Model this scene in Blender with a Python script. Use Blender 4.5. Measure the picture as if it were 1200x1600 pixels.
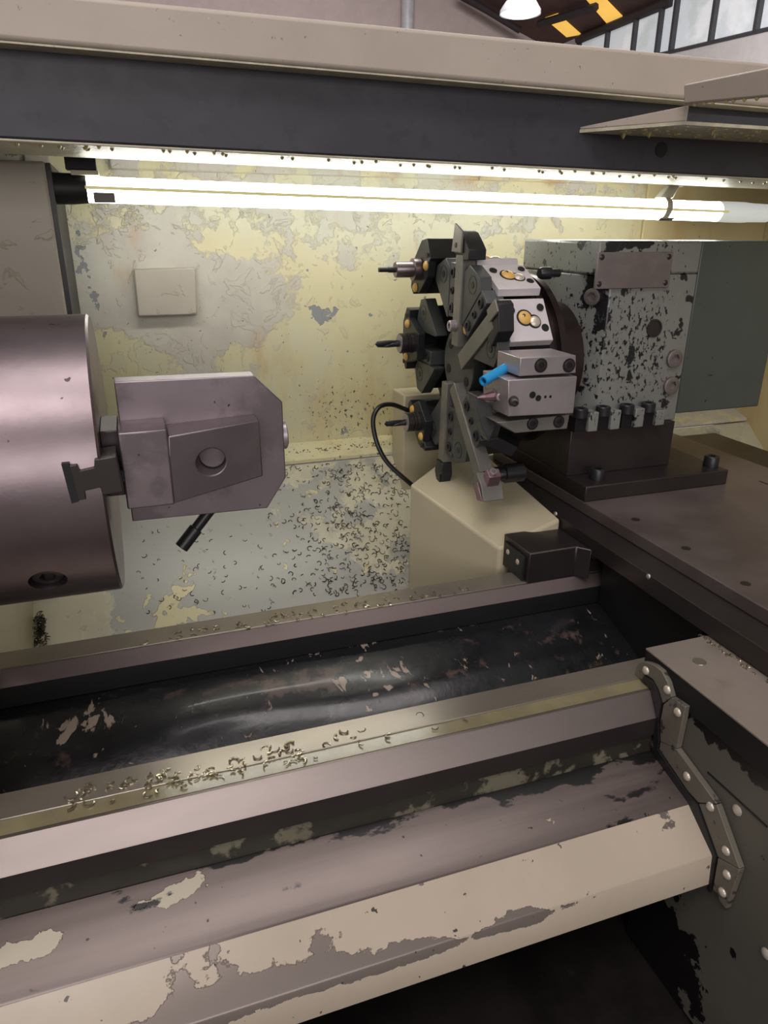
import bpy, bmesh, math, random
from mathutils import Vector, Matrix
random.seed(7)
for o in list(bpy.data.objects):
    bpy.data.objects.remove(o, do_unlink=True)
scene = bpy.context.scene
COL = scene.collection
H = 1.30                      # camera height above the workshop floor; the machine is drawn relative to the lens

# ------------------------------------------------------------------ camera
F = 1120.0
RC = ((0.9451215512885662, -0.32667779379061346, 0.005183853196664465),
      (-0.11486259407248797, -0.34708238965529287, -0.930774086056373),
      (0.305862449105486, 0.8790992172873376, -0.36555810535662475))   # rows: right, down, forward
cam = bpy.data.cameras.new('camera')
cam.sensor_fit = 'VERTICAL'; cam.sensor_height = 24.0; cam.lens = F/1600*24.0
cam.clip_start = 0.01; cam.clip_end = 200
camo = bpy.data.objects.new('camera', cam); COL.objects.link(camo)
r_, d_, f_ = (Vector(v) for v in RC)
camo.matrix_world = Matrix(((r_.x, -d_.x, -f_.x, 0), (r_.y, -d_.y, -f_.y, 0), (r_.z, -d_.z, -f_.z, H), (0, 0, 0, 1)))
scene.camera = camo
# ------------------------------------------------------------------ world, fill lights, exposure
world = bpy.data.worlds.new('workshop_air'); scene.world = world; world.use_nodes = True
bg = world.node_tree.nodes['Background']
bg.inputs[0].default_value = (1.0, 0.95, 0.93, 1); bg.inputs[1].default_value = 0.20
def area(name, loc, target, sx, sy, power, col):
    l = bpy.data.lights.new(name, 'AREA'); l.shape = 'RECTANGLE'; l.size = sx; l.size_y = sy
    l.energy = power; l.color = col
    o = bpy.data.objects.new(name, l); COL.objects.link(o)
    o.location = (loc[0], loc[1], loc[2]+H)
    o.rotation_euler = (Vector(target)-Vector(loc)).to_track_quat('-Z', 'Y').to_euler()
    return o
area('overhead_fill', (-1.6, -2.0, 4.2), (0.1, 0.7, -0.3), 3.2, 1.4, 120, (1.0, 0.93, 0.91))  # unseen light added high behind the camera for highlights from above
area('overhead_fill', (0.5, 0.0, 4.5), (0.4, 0.6, -0.3), 3.2, 1.4, 75, (1.0, 0.93, 0.91))  # unseen light added overhead to brighten upward faces
area('front_fill', (-0.8, -5.0, 1.1), (0.2, 0.9, -0.2), 5.0, 2.2, 125, (1.0, 0.95, 0.94))  # unseen panel of light added behind the camera as frontal fill
area('overhead_fill', (3.0, 5.0, 3.6), (3.0, 6.5, -1.0), 5.0, 2.0, 420, (1.0, 0.95, 0.94))  # unseen light added to brighten the far workshop
scene.view_settings.view_transform = 'Standard'; scene.view_settings.look = 'None'
scene.view_settings.gamma = 1.0; scene.view_settings.use_curve_mapping = False
scene.view_settings.exposure = 0.0

# ------------------------------------------------------------------ pixel -> place helpers
def ray(px, py):
    a, b = (px-600)/F, (py-800)/F
    return r_*a + d_*b + f_
def onX(px, py, X): d = ray(px, py); return d*(X/d.x)
def onY(px, py, Y): d = ray(px, py); return d*(Y/d.y)
def onZ(px, py, Z): d = ray(px, py); return d*(Z/d.z)

# ------------------------------------------------------------------ materials
def s2l(c):
    return tuple((v/12.92 if v <= 0.04045 else ((v+0.055)/1.055)**2.4) for v in (x/255 for x in c))
class NT:
    def __init__(self, m):
        self.t = m.node_tree; self.t.nodes.clear(); self.tc = None
    def n(self, typ, ins=None, **at):
        n = self.t.nodes.new(typ)
        for k, v in at.items(): setattr(n, k, v)
        for k, v in (ins or {}).items():
            if isinstance(v, bpy.types.NodeSocket): self.t.links.new(v, n.inputs[k])
            else: n.inputs[k].default_value = v
        return n
    def P(self):
        if self.tc is None: self.tc = self.n('ShaderNodeTexCoord').outputs['Object']
        return self.tc
    def m(self, op, a, b=0.0, c=None):
        ins = {0: a, 1: b}
        if c is not None: ins[2] = c
        return self.n('ShaderNodeMath', ins, operation=op).outputs[0]
    def noise(self, scale, detail=4, rough=0.55, dist=0.0, stretch=(1, 1, 1), off=(0, 0, 0)):
        mp = self.n('ShaderNodeMapping', {'Vector': self.P(), 'Location': off, 'Scale': stretch})
        return self.n('ShaderNodeTexNoise', {'Vector': mp.outputs[0], 'Scale': scale, 'Detail': detail, 'Roughness': rough, 'Distortion': dist}).outputs[0]
    def step(self, x, lo, hi):
        return self.n('ShaderNodeMapRange', {0: x, 1: lo, 2: hi, 3: 0.0, 4: 1.0}, interpolation_type='SMOOTHSTEP').outputs[0]
    def mix(self, f, a, b):
        n = self.n('ShaderNodeMix', data_type='RGBA'); n.clamp_factor = True
        for idx, v in ((0, f), (6, a), (7, b)):
            if isinstance(v, bpy.types.NodeSocket): self.t.links.new(v, n.inputs[idx])
            elif idx == 0: n.inputs[0].default_value = v
            else: n.inputs[idx].default_value = (*v[:3], 1)
        return n.outputs[2]
    def blob(self, c, r):
        d = self.n('ShaderNodeVectorMath', {0: self.P(), 1: c}, operation='SUBTRACT').outputs[0]
        d = self.n('ShaderNodeVectorMath', {0: d, 1: tuple(1.0/x for x in r)}, operation='MULTIPLY').outputs[0]
        l = self.n('ShaderNodeVectorMath', {0: d}, operation='LENGTH').outputs[1]
        return self.m('SUBTRACT', 1.0, l)
MATS = {}
def mat(name, base, rough=0.5, metal=0.0, vary=0.12, vscale=9, vstretch=(1, 1, 1), layers=(), bump=(60, 0.08), emit=None, rvary=0.15, coat=0.0, spec=0.5):
    """layers: dict(color, rough, metal, scale, lo, hi, detail, stretch, off, blobs=[(centre, radii, weight)], bias, relief)"""
    m = bpy.data.materials.new(name); m.use_nodes = True; g = NT(m)
    base = s2l(base)
    nz = g.noise(vscale, 5, 0.6, stretch=vstretch)
    k = g.step(nz, 0.3, 0.7)
    col = g.mix(k, tuple(c*(1-vary) for c in base), tuple(min(1, c*(1+vary)) for c in base))
    ro = g.m('ADD', rough, g.m('MULTIPLY', g.m('SUBTRACT', g.noise(vscale*2.3, 4, 0.6, stretch=vstretch, off=(3, 1, 2)), 0.5), rvary))
    me = metal; height = None
    if bump:
        height = g.m('MULTIPLY', g.noise(bump[0], 4, 0.6), bump[1])
    for L in layers:
        x = g.noise(L.get('scale', 12), L.get('detail', 5), L.get('nr', 0.6), L.get('dist', 0.0), L.get('stretch', (1, 1, 1)), L.get('off', (0, 0, 0)))
        for (c, r, w) in L.get('blobs', ()):
            x = g.m('ADD', x, g.m('MULTIPLY', g.m('MAXIMUM', g.blob(c, r), L.get('floor', 0.0)), w))
        mask = g.step(x, L['lo'], L['hi'])
        if 'amount' in L: mask = g.m('MULTIPLY', mask, L['amount'])
        col = g.mix(mask, col, s2l(L['color']))
        if 'rough' in L:
            ro = g.m('ADD', g.m('MULTIPLY', ro, g.m('SUBTRACT', 1.0, mask)), g.m('MULTIPLY', mask, L['rough']))
        if 'metal' in L:
            me = g.m('ADD', g.m('MULTIPLY', me, g.m('SUBTRACT', 1.0, mask)), g.m('MULTIPLY', mask, L['metal']))
        if L.get('relief'):
            h = g.m('MULTIPLY', mask, L['relief'])
            height = h if height is None else g.m('ADD', height, h)
    b = g.n('ShaderNodeBsdfPrincipled', {'Base Color': col, 'Roughness': ro, 'Metallic': me, 'Coat Weight': coat, 'Coat Roughness': 0.12, 'Specular IOR Level': spec})
    if height is not None:
        bp = g.n('ShaderNodeBump', {'Height': height, 'Strength': 0.6, 'Distance': 0.004})
        g.t.links.new(bp.outputs[0], b.inputs['Normal'])
    if emit:
        b.inputs['Emission Color'].default_value = (*emit[0], 1); b.inputs['Emission Strength'].default_value = emit[1]
    o = g.n('ShaderNodeOutputMaterial'); g.t.links.new(b.outputs[0], o.inputs[0])
    MATS[name] = m
    return m

YB = 1.36                                     # back wall plane
def wp(px, py): return tuple(onY(px, py, YB))
CREAM = (186, 178, 158); YELLOW = (206, 197, 150); BARE = (134, 136, 138)
mat('paint_back', (182, 176, 164), 0.42, vary=0.06, vscale=22, bump=(45, 0.22), layers=[
    dict(color=YELLOW, scale=15, lo=0.50, hi=0.56, detail=8, nr=.68, rough=0.35, relief=-0.5, amount=0.75,
         blobs=[(wp(640, 560), (0.36, 9, 0.26), 0.5), (wp(330, 380), (0.10, 9, 0.05), 0.15), (wp(190, 560), (0.07, 9, 0.09), 0.55),
                (wp(1000, 420), (0.6, 9, 0.3), 0.25), (wp(350, 470), (0.16, 9, 0.09), -0.35), (wp(250, 455), (0.16, 9, 0.11), -0.7), (wp(600, 700), (.4, 9, .06), .4)]),
    dict(color=(196, 196, 176), scale=5, lo=0.48, hi=0.7, amount=0.55, blobs=[(wp(600, 340), (0.5, 9, 0.09), 0.35)]),
    dict(color=(180, 156, 100), scale=14, lo=0.56, hi=0.80, amount=0.4, blobs=[(wp(560, 620), (0.25, 9, 0.12), 0.25)], stretch=(1, 1, .5)),
    dict(color=(180, 140, 92), scale=16, lo=0.58, hi=0.8, amount=.7, blobs=[(wp(800, 270), (0.5, 9, 0.03), .25), (wp(700, 690), (.3, 9, .02), .25)], stretch=(1, 1, .4)),
    dict(color=BARE, scale=40, lo=0.71, hi=0.725, detail=3, rough=.3, relief=-0.7, blobs=[(wp(500, 487), (0.055, 9, 0.045), 0.33), (wp(125, 420), (0.03, 9, 0.05), 0.3), (wp(150, 470), (0.02, 9, 0.07), 0.2), (wp(545, 665), (.03, 9, .03), .2)]),
    dict(color=(84, 76, 58), scale=150, lo=0.70, hi=0.74, detail=2, stretch=(1, 1, .7), blobs=[(wp(560, 640), (0.22, 9, 0.13), 0.12)]),
    dict(color=(186, 180, 162), scale=26, lo=0.60, hi=0.64, dist=1.2, relief=1.6, amount=0.3, blobs=[(wp(240, 560), (0.12, 9, 0.05), 0.25), (wp(420, 450), (.2, 9, .12), .08), (wp(160, 350), (.15, 9, .1), .12)]),
])
mat('paint_tray', (178, 173, 150), 0.27, vary=0.08, vscale=5, bump=(25, 0.05), layers=[
    dict(color=(150, 150, 143), metal=0.15, rough=0.34, scale=11, lo=0.50, hi=0.56, detail=6, blobs=[((0.03, 1.15, -0.54), (0.28, 0.5, 0.13), 0.55), ((0.22, 1.12, -.58), (.22, .3, .1), .3), ((-.18, 1.1, -.58), (.12, .3, .2), -.9)], relief=-0.6),
    dict(color=(186, 178, 140), scale=30, lo=0.66, hi=0.68, detail=3, blobs=[((0.02, 1.1, -.6), (.1, .2, .1), .22)], relief=.5),
    dict(color=(104, 96, 76), scale=60, lo=0.66, hi=0.72, detail=3, amount=.5)])
mat('paint_left', (168, 160, 146), 0.45, vary=0.05, bump=(40, 0.1), layers=[
    dict(color=(168, 158, 142), scale=26, lo=0.60, hi=0.64, dist=.5, relief=.9, amount=.4)])
mat('paint_right', (186, 170, 128), 0.45, vary=0.12, vscale=4, vstretch=(1, 1, .3), bump=(30, .05), layers=[
    dict(color=(176, 140, 84), scale=10, lo=.5, hi=.75, stretch=(1, 1, .25), amount=.6),
    dict(color=(60, 50, 40), scale=55, lo=.74, hi=.76, detail=2)])
mat('paint_header', (176, 164, 152), 0.5, vary=0.07, vscale=5, bump=(70, .12), layers=[
    dict(color=(92, 84, 76), scale=120, lo=.69, hi=.74, detail=3, amount=.7), dict(color=(196, 190, 184), scale=60, lo=.73, hi=.75, detail=2, amount=.5)])
mat('paint_beam_dark', (54, 54, 60), 0.5, vary=0.15, vscale=6, vstretch=(1, 1, 2), bump=(60, .05), layers=[
    dict(color=(42, 42, 48), scale=40, lo=.55, hi=.62, detail=6, amount=.5, blobs=[((0.1, .95, .16), (.4, 1, .03), .15)])])
mat('paint_wet', (186, 180, 158), 0.42, vary=0.15, vscale=40, bump=(90, .5), layers=[
    dict(color=(150, 116, 62), scale=60, lo=.66, hi=.7, amount=.6), dict(color=(40, 36, 30), scale=90, lo=.72, hi=.74, detail=2)])
mat('paint_cover', (170, 157, 141), 0.36, vary=0.05, bump=(60, .05), layers=[
    dict(color=(124, 114, 108), rough=.34, metal=.5, scale=18, lo=.66, hi=.68, detail=6, relief=-.6, blobs=[((0.02, .43, -.60), (.16, .05, .05), .18), ((.28, .42, -.606), (.24, .03, .012), .36), ((-.02, .42, -.60), (.25, .03, .016), .36)]),
    dict(color=(60, 54, 50), scale=70, lo=.69, hi=.71, detail=3)])
mat('steel_cover', (112, 101, 97), 0.36, 0.6, vary=0.12, vscale=7, vstretch=(.25, 1, 1), bump=(50, .03), layers=[
    dict(color=(64, 56, 54), rough=.22, metal=.5, scale=5, lo=.40, hi=.72, stretch=(.12, 3, 3), amount=.75),
    dict(color=(174, 164, 146), rough=.45, metal=0.0, scale=22, lo=.74, hi=.755, detail=6, relief=.7, blobs=[((-.02, .51, -.555), (.10, .022, .05), .42), ((-.14, .50, -.555), (.07, .024, .05), .42)]),
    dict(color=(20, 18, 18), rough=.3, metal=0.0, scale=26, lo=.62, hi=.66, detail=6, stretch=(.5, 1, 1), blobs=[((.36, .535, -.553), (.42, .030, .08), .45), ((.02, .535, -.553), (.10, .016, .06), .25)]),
    dict(color=(52, 46, 44), scale=90, lo=.73, hi=.75, detail=2)])
mat('steel_rail', (140, 129, 125), 0.38, 0.85, vary=0.10, vscale=8, vstretch=(.2, 1, 1), bump=(40, .02), layers=[
    dict(color=(110, 98, 92), scale=6, lo=.5, hi=.75, stretch=(.2, 2, 2), amount=.6, rough=.35)])
mat('steel_rail_rear', (124, 112, 110), 0.42, 0.8, vary=.1, vscale=8, vstretch=(.2, 1, 1), bump=(40, .03))
mat('steel_rail_top', (144, 136, 126), 0.26, 0.65, vary=0.10, vscale=8, vstretch=(.3, 1, 1), bump=(40, .03), layers=[
    dict(color=(156, 147, 126), scale=6, lo=.45, hi=.7, stretch=(.3, 1, 1), amount=.6, rough=.2)])
mat('coolant', (120, 112, 86), 0.22, 0.0, vary=0.15, vscale=20, bump=(45, .15), coat=.5)
mat('paint_green_black', (104, 100, 84), 0.45, vary=.15, bump=(50, .06), layers=[dict(color=(22, 20, 19), scale=24, lo=.40, hi=.46, detail=6, amount=.85, rough=.25)])  # green paint with ragged black patches over most of it
mat('casting_black', (22, 23, 26), 0.32, 0.0, vary=0.3, vscale=12, bump=(45, .30), rvary=.35, coat=.3, layers=[
    dict(color=(150, 134, 122), rough=.4, scale=60, lo=.64, hi=.67, detail=7, nr=.6, dist=.8, relief=.5, stretch=(1, .45, 1),
         blobs=[(tuple(onZ(150, 1180, -.58)), (.07, .04, .3), .20), (tuple(onZ(585, 1090, -.56)), (.09, .03, .3), .18), (tuple(onZ(570, 1010, -.53)), (.07, .016, .3), .20), (tuple(onZ(260, 1110, -.56)), (.1, .05, .3), -.1)]),
    dict(color=(92, 74, 70), rough=.35, scale=40, lo=.58, hi=.74, detail=7, amount=.75, blobs=[(tuple(onZ(450, 1115, -.57)), (.12, .035, .3), .26), (tuple(onZ(860, 1010, -.55)), (.08, .02, .3), .15)]),
    dict(color=(96, 78, 40), scale=24, lo=.7, hi=.78, blobs=[(tuple(onZ(935, 1030, -.55)), (.03, .02, .3), .3)], amount=.8)])
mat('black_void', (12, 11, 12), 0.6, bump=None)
mat('tray_black', (30, 27, 26), 0.35, vary=.4, vscale=10, bump=(50, .2), layers=[dict(color=(70, 62, 40), scale=9, lo=.6, hi=.8, amount=.6)])
mat('steel_oily', (118, 107, 104), 0.34, 0.5, vary=0.13, vscale=5, bump=(30, .02), layers=[
    dict(color=(70, 62, 61), scale=4, lo=.45, hi=.72, amount=.6, rough=.25)])
mat('steel_dark', (64, 58, 57), 0.33, 0.6, vary=0.15, vscale=6, bump=(40, .02))
mat('steel_wing', (150, 139, 130), 0.38, 0.4, vary=0.1, vscale=6, bump=(60, .03), layers=[dict(color=(80, 72, 68), scale=9, lo=.55, hi=.75, amount=.5)])
mat('steel_bright', (172, 163, 166), 0.38, 0.7, vary=0.08, vscale=10, bump=(120, .03), layers=[
    dict(color=(132, 121, 124), scale=9, lo=.5, hi=.74, amount=.4)])
mat('steel_chuck', (140, 128, 131), 0.36, 0.95, vary=0.08, vscale=12, bump=(200, .03), layers=[
    dict(color=(104, 90, 94), scale=6, lo=.45, hi=.72, amount=.6, stretch=(1, 1, 1)), dict(color=(70, 60, 60), scale=90, lo=.72, hi=.75, detail=2)])
mat('steel_jaw', (140, 128, 132), 0.38, 0.85, vary=0.08, vscale=12, bump=(90, .03), layers=[
    dict(color=(104, 94, 98), scale=14, lo=.5, hi=.62, amount=.6), dict(color=(70, 60, 60), scale=90, lo=.72, hi=.75, detail=2)])
mat('steel_taper', (120, 110, 113), 0.4, 0.85, vary=.1, vscale=14, bump=(90, .03))
mat('plate_steel', (200, 193, 195), 0.5, 0.25, vary=.06, vscale=20, bump=(120, .02))
mat('black_oxide', (48, 48, 50), 0.36, 0.5, vary=.15, vscale=20, bump=(120, .03))
mat('turret_face', (76, 78, 78), 0.40, 0.35, vary=.12, vscale=14, bump=(80, .03), layers=[dict(color=(44, 44, 44), scale=20, lo=.5, hi=.72, amount=.5)])
mat('turret_dark', (34, 33, 34), 0.4, 0.5, vary=.15, vscale=14, bump=(80, .03))
mat('turret_ring', (66, 56, 55), 0.30, 0.8, vary=.12, vscale=10, bump=(60, .02))
mat('tool_steel', (126, 123, 117), 0.42, 0.5, vary=.12, vscale=20, bump=(80, .02))
mat('insert_gold', (150, 120, 128), 0.3, 0.7, bump=None)
mat('nozzle_yellow', (206, 164, 88), 0.4, bump=None, vary=.05)
mat('hole_black', (8, 8, 9), 0.5, bump=None)
mat('blue_plastic', (34, 138, 196), 0.35, bump=None, vary=.05)
mat('rubber', (24, 24, 25), 0.45, bump=(80, .1), layers=[dict(color=(70, 66, 60), scale=120, lo=.68, hi=.72)])
mat('cable_black', (20, 20, 21), 0.35, bump=None)
mat('head_paint', (118, 119, 114), 0.34, vary=.10, vscale=6, bump=(60, .08), layers=[
    dict(color=(26, 26, 27), rough=.3, scale=150, lo=.60, hi=.64, detail=4, stretch=(1, 1, .6), relief=-.4, blobs=[((.75, .953, -.17), (.12, .3, .12), .09), ((.9, .95, -.1), (.1, .5, .3), -.3)]),
    dict(color=(28, 28, 29), rough=.3, scale=26, lo=.62, hi=.65, detail=5, blobs=[((.68, .953, -.10), (.025, .2, .1), .3), ((.72, .953, -.015), (.07, .2, .015), .25), ((.745, .953, -.19), (.012, .2, .08), .2)])])
mat('cover_paint', (70, 76, 71), 0.36, vary=.08, vscale=6, bump=(50, .03), layers=[dict(color=(40, 42, 40), scale=70, lo=.70, hi=.73, detail=3)])
mat('name_plate', (134, 126, 124), 0.42, 0.7, vary=.1, vscale=30, bump=(150, .08))
mat('tank_paint', (176, 166, 140), 0.36, vary=.05, vscale=5, bump=(40, .04), layers=[dict(color=(110, 98, 88), scale=40, lo=.70, hi=.73, amount=.6)])
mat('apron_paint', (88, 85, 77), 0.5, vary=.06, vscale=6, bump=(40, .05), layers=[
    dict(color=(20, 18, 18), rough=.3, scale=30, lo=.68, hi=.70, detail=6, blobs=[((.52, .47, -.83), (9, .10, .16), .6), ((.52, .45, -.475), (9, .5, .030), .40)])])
mat('wiper_plate', (102, 97, 87), 0.4, vary=.1, bump=(60, .06), layers=[dict(color=(34, 32, 30), scale=60, lo=.60, hi=.64, detail=5, amount=.8)])
mat('rivet_steel', (196, 186, 172), 0.35, 0.4, bump=None)
mat('swarf', (178, 170, 150), 0.22, 0.9, bump=None, vary=.3, vscale=200)
mat('swarf_dark', (96, 92, 80), 0.25, 0.85, bump=None, vary=.4, vscale=100)
mat('drop', (200, 186, 130), 0.05, bump=None, coat=.5)
mat('tube_light', (255, 255, 250), 0.4, bump=None, emit=((1.0, 1.0, 0.94), 12.0))
mat('sleeve_frosted', (226, 228, 224), 0.35, bump=(90, .1), emit=((.8, .85, .8), .45))  # weak glow stands in for tube light passing through the sleeve
mat('sheath_seam', (206, 196, 140), 0.4, bump=None, emit=((.62, .56, .28), .55))  # glow put in for lamp light shining through the seam
mat('cap_black', (24, 24, 26), 0.5, bump=(90, .2))
mat('clip_white', (190, 184, 164), 0.4, bump=None)
mat('brown_clip', (84, 74, 66), 0.4, bump=None)
mat('shop_wall', (196, 180, 176), 0.8, vary=.04, bump=None)
mat('shop_white', (206, 202, 202), 0.7, vary=.04, bump=None)
mat('roof_board', (88, 66, 62), 0.8, vary=.2, vscale=2, bump=None)
mat('roof_beam', (52, 44, 46), 0.7, bump=None)
mat('skylight', (240, 180, 70), 0.5, bump=None, emit=(s2l((250, 200, 96)), 0.75), vary=.15, vscale=3)
mat('window_frame', (66, 66, 70), 0.5, bump=None)
mat('window_glass', (190, 196, 200), 0.06, bump=None, emit=((.80, .84, .88), .35), vary=.1, vscale=.7, layers=[dict(color=(150, 160, 140), scale=1.2, lo=.5, hi=.6, amount=.6), dict(color=(226, 228, 230), scale=.9, lo=.52, hi=.62, off=(3, 3, 3))])
mat('lamp_enamel', (176, 178, 182), 0.4, bump=None)
mat('lamp_glow', (255, 255, 255), 0.4, bump=None, emit=((1, .98, .96), 2.2))
mat('conduit', (196, 196, 200), 0.4, bump=None)
mat('concrete', (120, 116, 112), 0.8, bump=(20, .1))

# ------------------------------------------------------------------ mesh helpers
def newbm(): return bmesh.new()
def hexa(bm, p):
    """p: 8 points, 0-3 one side loop, 4-7 the opposite loop in the same order"""
    v = [bm.verts.new(q) for q in p]
    for f in ((3, 2, 1, 0), (4, 5, 6, 7), (0, 1, 5, 4), (1, 2, 6, 5), (2, 3, 7, 6), (3, 0, 4, 7)):
        bm.faces.new([v[i] for i in f])
def box(bm, x0, x1, y0, y1, z0, z1):
    hexa(bm, [(x0, y0, z0), (x1, y0, z0), (x1, y1, z0), (x0, y1, z0), (x0, y0, z1), (x1, y0, z1), (x1, y1, z1), (x0, y1, z1)])
def prism(bm, pts, lo, hi, axis='X'):
    def mk(a, b, t):
        return {'X': (t, a, b), 'Y': (a, t, b), 'Z': (a, b, t)}[axis]
    A = [bm.verts.new(mk(a, b, lo)) for a, b in pts]; B = [bm.verts.new(mk(a, b, hi)) for a, b in pts]
    bm.faces.new(A); bm.faces.new(B[::-1]); n = len(pts)
    for i in range(n):
        bm.faces.new([A[i], B[i], B[(i+1) % n], A[(i+1) % n]])
def basis(d):
    d = Vector(d).normalized(); u = d.orthogonal().normalized(); return d, u, d.cross(u)
def lathe(bm, p0, d, prof, seg=24, cap=True):
    """prof: list of (distance along d, radius)"""
    d, u, w = basis(d); p0 = Vector(p0); rings = []
    for (t, r) in prof:
        if r <= 1e-6: rings.append([bm.verts.new(p0+d*t)])
        else: rings.append([bm.verts.new(p0+d*t+(u*math.cos(a)+w*math.sin(a))*r) for a in (2*math.pi*i/seg for i in range(seg))])
    for A, B in zip(rings, rings[1:]):
        for i in range(seg):
            j = (i+1) % seg
            if len(A) == 1 and len(B) == 1: continue
            if len(A) == 1: bm.faces.new([A[0], B[i], B[j]])
            elif len(B) == 1: bm.faces.new([A[i], A[j], B[0]])
            else: bm.faces.new([A[i], A[j], B[j], B[i]])
    if cap:
        if len(rings[0]) > 1: bm.faces.new(rings[0][::-1])
        if len(rings[-1]) > 1: bm.faces.new(rings[-1])
def cyl(bm, p0, p1, r0, r1=None, seg=24):
    d = Vector(p1)-Vector(p0); lathe(bm, p0, d, [(0, r0), (d.length, r0 if r1 is None else r1)], seg)
def sweep(bm, pts, r, seg=10, closed=False):
    pts = [Vector(p) for p in pts]; rings = []; up = None
    for i, p in enumerate(pts):
        t = (pts[min(i+1, len(pts)-1)]-pts[max(i-1, 0)]).normalized()
        if up is None: up = t.orthogonal().normalized()
        up = (up-t*up.dot(t)).normalized(); w = t.cross(up)
        rr = r[i] if isinstance(r, (list, tuple)) else r
        rings.append([bm.verts.new(p+(up*math.cos(a)+w*math.sin(a))*rr) for a in (2*math.pi*k/seg for k in range(seg))])
    for A, B in zip(rings, rings[1:]):
        for i in range(seg): bm.faces.new([A[i], A[(i+1) % seg], B[(i+1) % seg], B[i]])
    bm.faces.new(rings[0][::-1]); bm.faces.new(rings[-1])
def spline(pts, n=10):
    P = [Vector(p) for p in pts]; P = [P[0]*2-P[1]]+P+[P[-1]*2-P[-2]]; out = []
    for i in range(1, len(P)-2):
        for k in range(n):
            t = k/n; a, b, c, d = P[i-1], P[i], P[i+1], P[i+2]
            out.append(0.5*((2*b)+(c-a)*t+(2*a-5*b+4*c-d)*t*t+(3*b-a-3*c+d)*t**3))
    return out+[P[-2]]
TOP = []
def bool_cut(o, cut_bm):
    me = bpy.data.meshes.new('cut'); bmesh.ops.recalc_face_normals(cut_bm, faces=cut_bm.faces); cut_bm.to_mesh(me); cut_bm.free()
    c = bpy.data.objects.new('cut', me); COL.objects.link(c); c.matrix_world = o.matrix_world
    md = o.modifiers.new('cut', 'BOOLEAN'); md.object = c; md.operation = 'DIFFERENCE'; md.solver = 'EXACT'
    for m in o.modifiers:
        if m.type == 'BEVEL': m.show_viewport = False
    bpy.context.view_layer.update()
    c.matrix_world = o.matrix_world.copy(); bpy.context.view_layer.update()
    nm = bpy.data.meshes.new_from_object(o.evaluated_get(bpy.context.evaluated_depsgraph_get()))
    o.modifiers.remove(md); old = o.data; nm.name = old.name; o.data = nm
    for m in o.modifiers:
        if m.type == 'BEVEL': m.show_viewport = True
    finish(nm, True)
    bpy.data.objects.remove(c, do_unlink=True)
def finish(me, smooth):
    if smooth:
        for p in me.polygons: p.use_smooth = True
        me.set_sharp_from_angle(angle=math.radians(35))
def obj(name, bm, material, parent=None, smooth=True, bevel=0.0, seg=2):
    me = bpy.data.meshes.new(name)
    bmesh.ops.recalc_face_normals(bm, faces=bm.faces)
    bm.to_mesh(me); bm.free(); me.materials.append(MATS[material]); finish(me, smooth)
    o = bpy.data.objects.new(name, me); COL.objects.link(o)
    if bevel:
        b = o.modifiers.new('edge', 'BEVEL'); b.width = bevel; b.segments = seg; b.limit_method = 'ANGLE'; b.angle_limit = math.radians(40)
    adopt(o, parent)
    return o
def adopt(o, parent):
    if parent is None: TOP.append(o)
    else:
        o.parent = parent; w = parent
        m = Matrix.Identity(4)
        while w is not None: m = w.matrix_basis @ m if w.parent is None else w.matrix_parent_inverse @ w.matrix_basis @ m; w = w.parent
        o.matrix_parent_inverse = m.inverted()
def tag(o, label, cat=None, group=None, kind=None):
    o['label'] = label
    if cat: o['category'] = cat
    if group: o['group'] = group
    if kind: o['kind'] = kind
    return o
def thing(name, label, cat, loc, group=None):
    o = bpy.data.objects.new(name, None); o.empty_display_size = .05; COL.objects.link(o); o.location = loc; TOP.append(o)
    return tag(o, label, cat, group)
def struct(name, bm, material, label, bevel=0.0, parent=None):
    o = obj(name, bm, material, parent, bevel=bevel)
    if parent is None: tag(o, label, None, None, 'structure')
    return o
MC = {}
def orient(o, p, d):
    o.matrix_basis = Matrix.Translation(Vector(p)) @ Vector(d).to_track_quat('Z', 'Y').to_matrix().to_4x4()
def inst(name, key, build, p, d, material, parent):
    k = (key, material)
    if k not in MC:
        bm = newbm(); build(bm); bmesh.ops.recalc_face_normals(bm, faces=bm.faces)
        me = bpy.data.meshes.new(name); bm.to_mesh(me); bm.free(); me.materials.append(MATS[material]); finish(me, True); MC[k] = me
    o = bpy.data.objects.new(name, MC[k]); COL.objects.link(o)
    orient(o, p, d); adopt(o, parent)
    return o
def socket_head(bm, r, h):
    seg = 18
    def ring(rad, z, n=seg): return [bm.verts.new((rad*math.cos(2*math.pi*i/n), rad*math.sin(2*math.pi*i/n), z)) for i in range(n)]
    a, b, c = ring(r, 0), ring(r, h*.9), ring(r*.9, h)
    hx = []
    hr = r*.55
    for i in range(seg):
        ang = 2*math.pi*i/seg; k = math.cos(math.pi/6)/math.cos((ang % (math.pi/3))-math.pi/6)
        hx.append((hr*k*math.cos(ang), hr*k*math.sin(ang)))
    d = [bm.verts.new((x, y, h)) for x, y in hx]; e = [bm.verts.new((x, y, h*.35)) for x, y in hx]
    for A, B in ((a, b), (b, c), (c, d), (d, e)):
        for i in range(seg): bm.faces.new([A[i], A[(i+1) % seg], B[(i+1) % seg], B[i]])
    bm.faces.new(e); bm.faces.new(a[::-1])
def bolt(p, d, r, h, parent, material='black_oxide', name='socket_screw'):
    return inst(name, ('sock', round(r, 5), round(h, 5)), lambda bm: socket_head(bm, r, h), p, d, material, parent)
def dome(p, d, r, h, parent, material='rivet_steel', name='rivet'):
    return inst(name, ('dome', round(r, 5), round(h, 5)), lambda bm: lathe(bm, (0, 0, -.0005), (0, 0, 1), [(0, r), (h*.35, r*.95), (h*.75, r*.65), (h, 0)], 14), p, d, material, parent)
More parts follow.
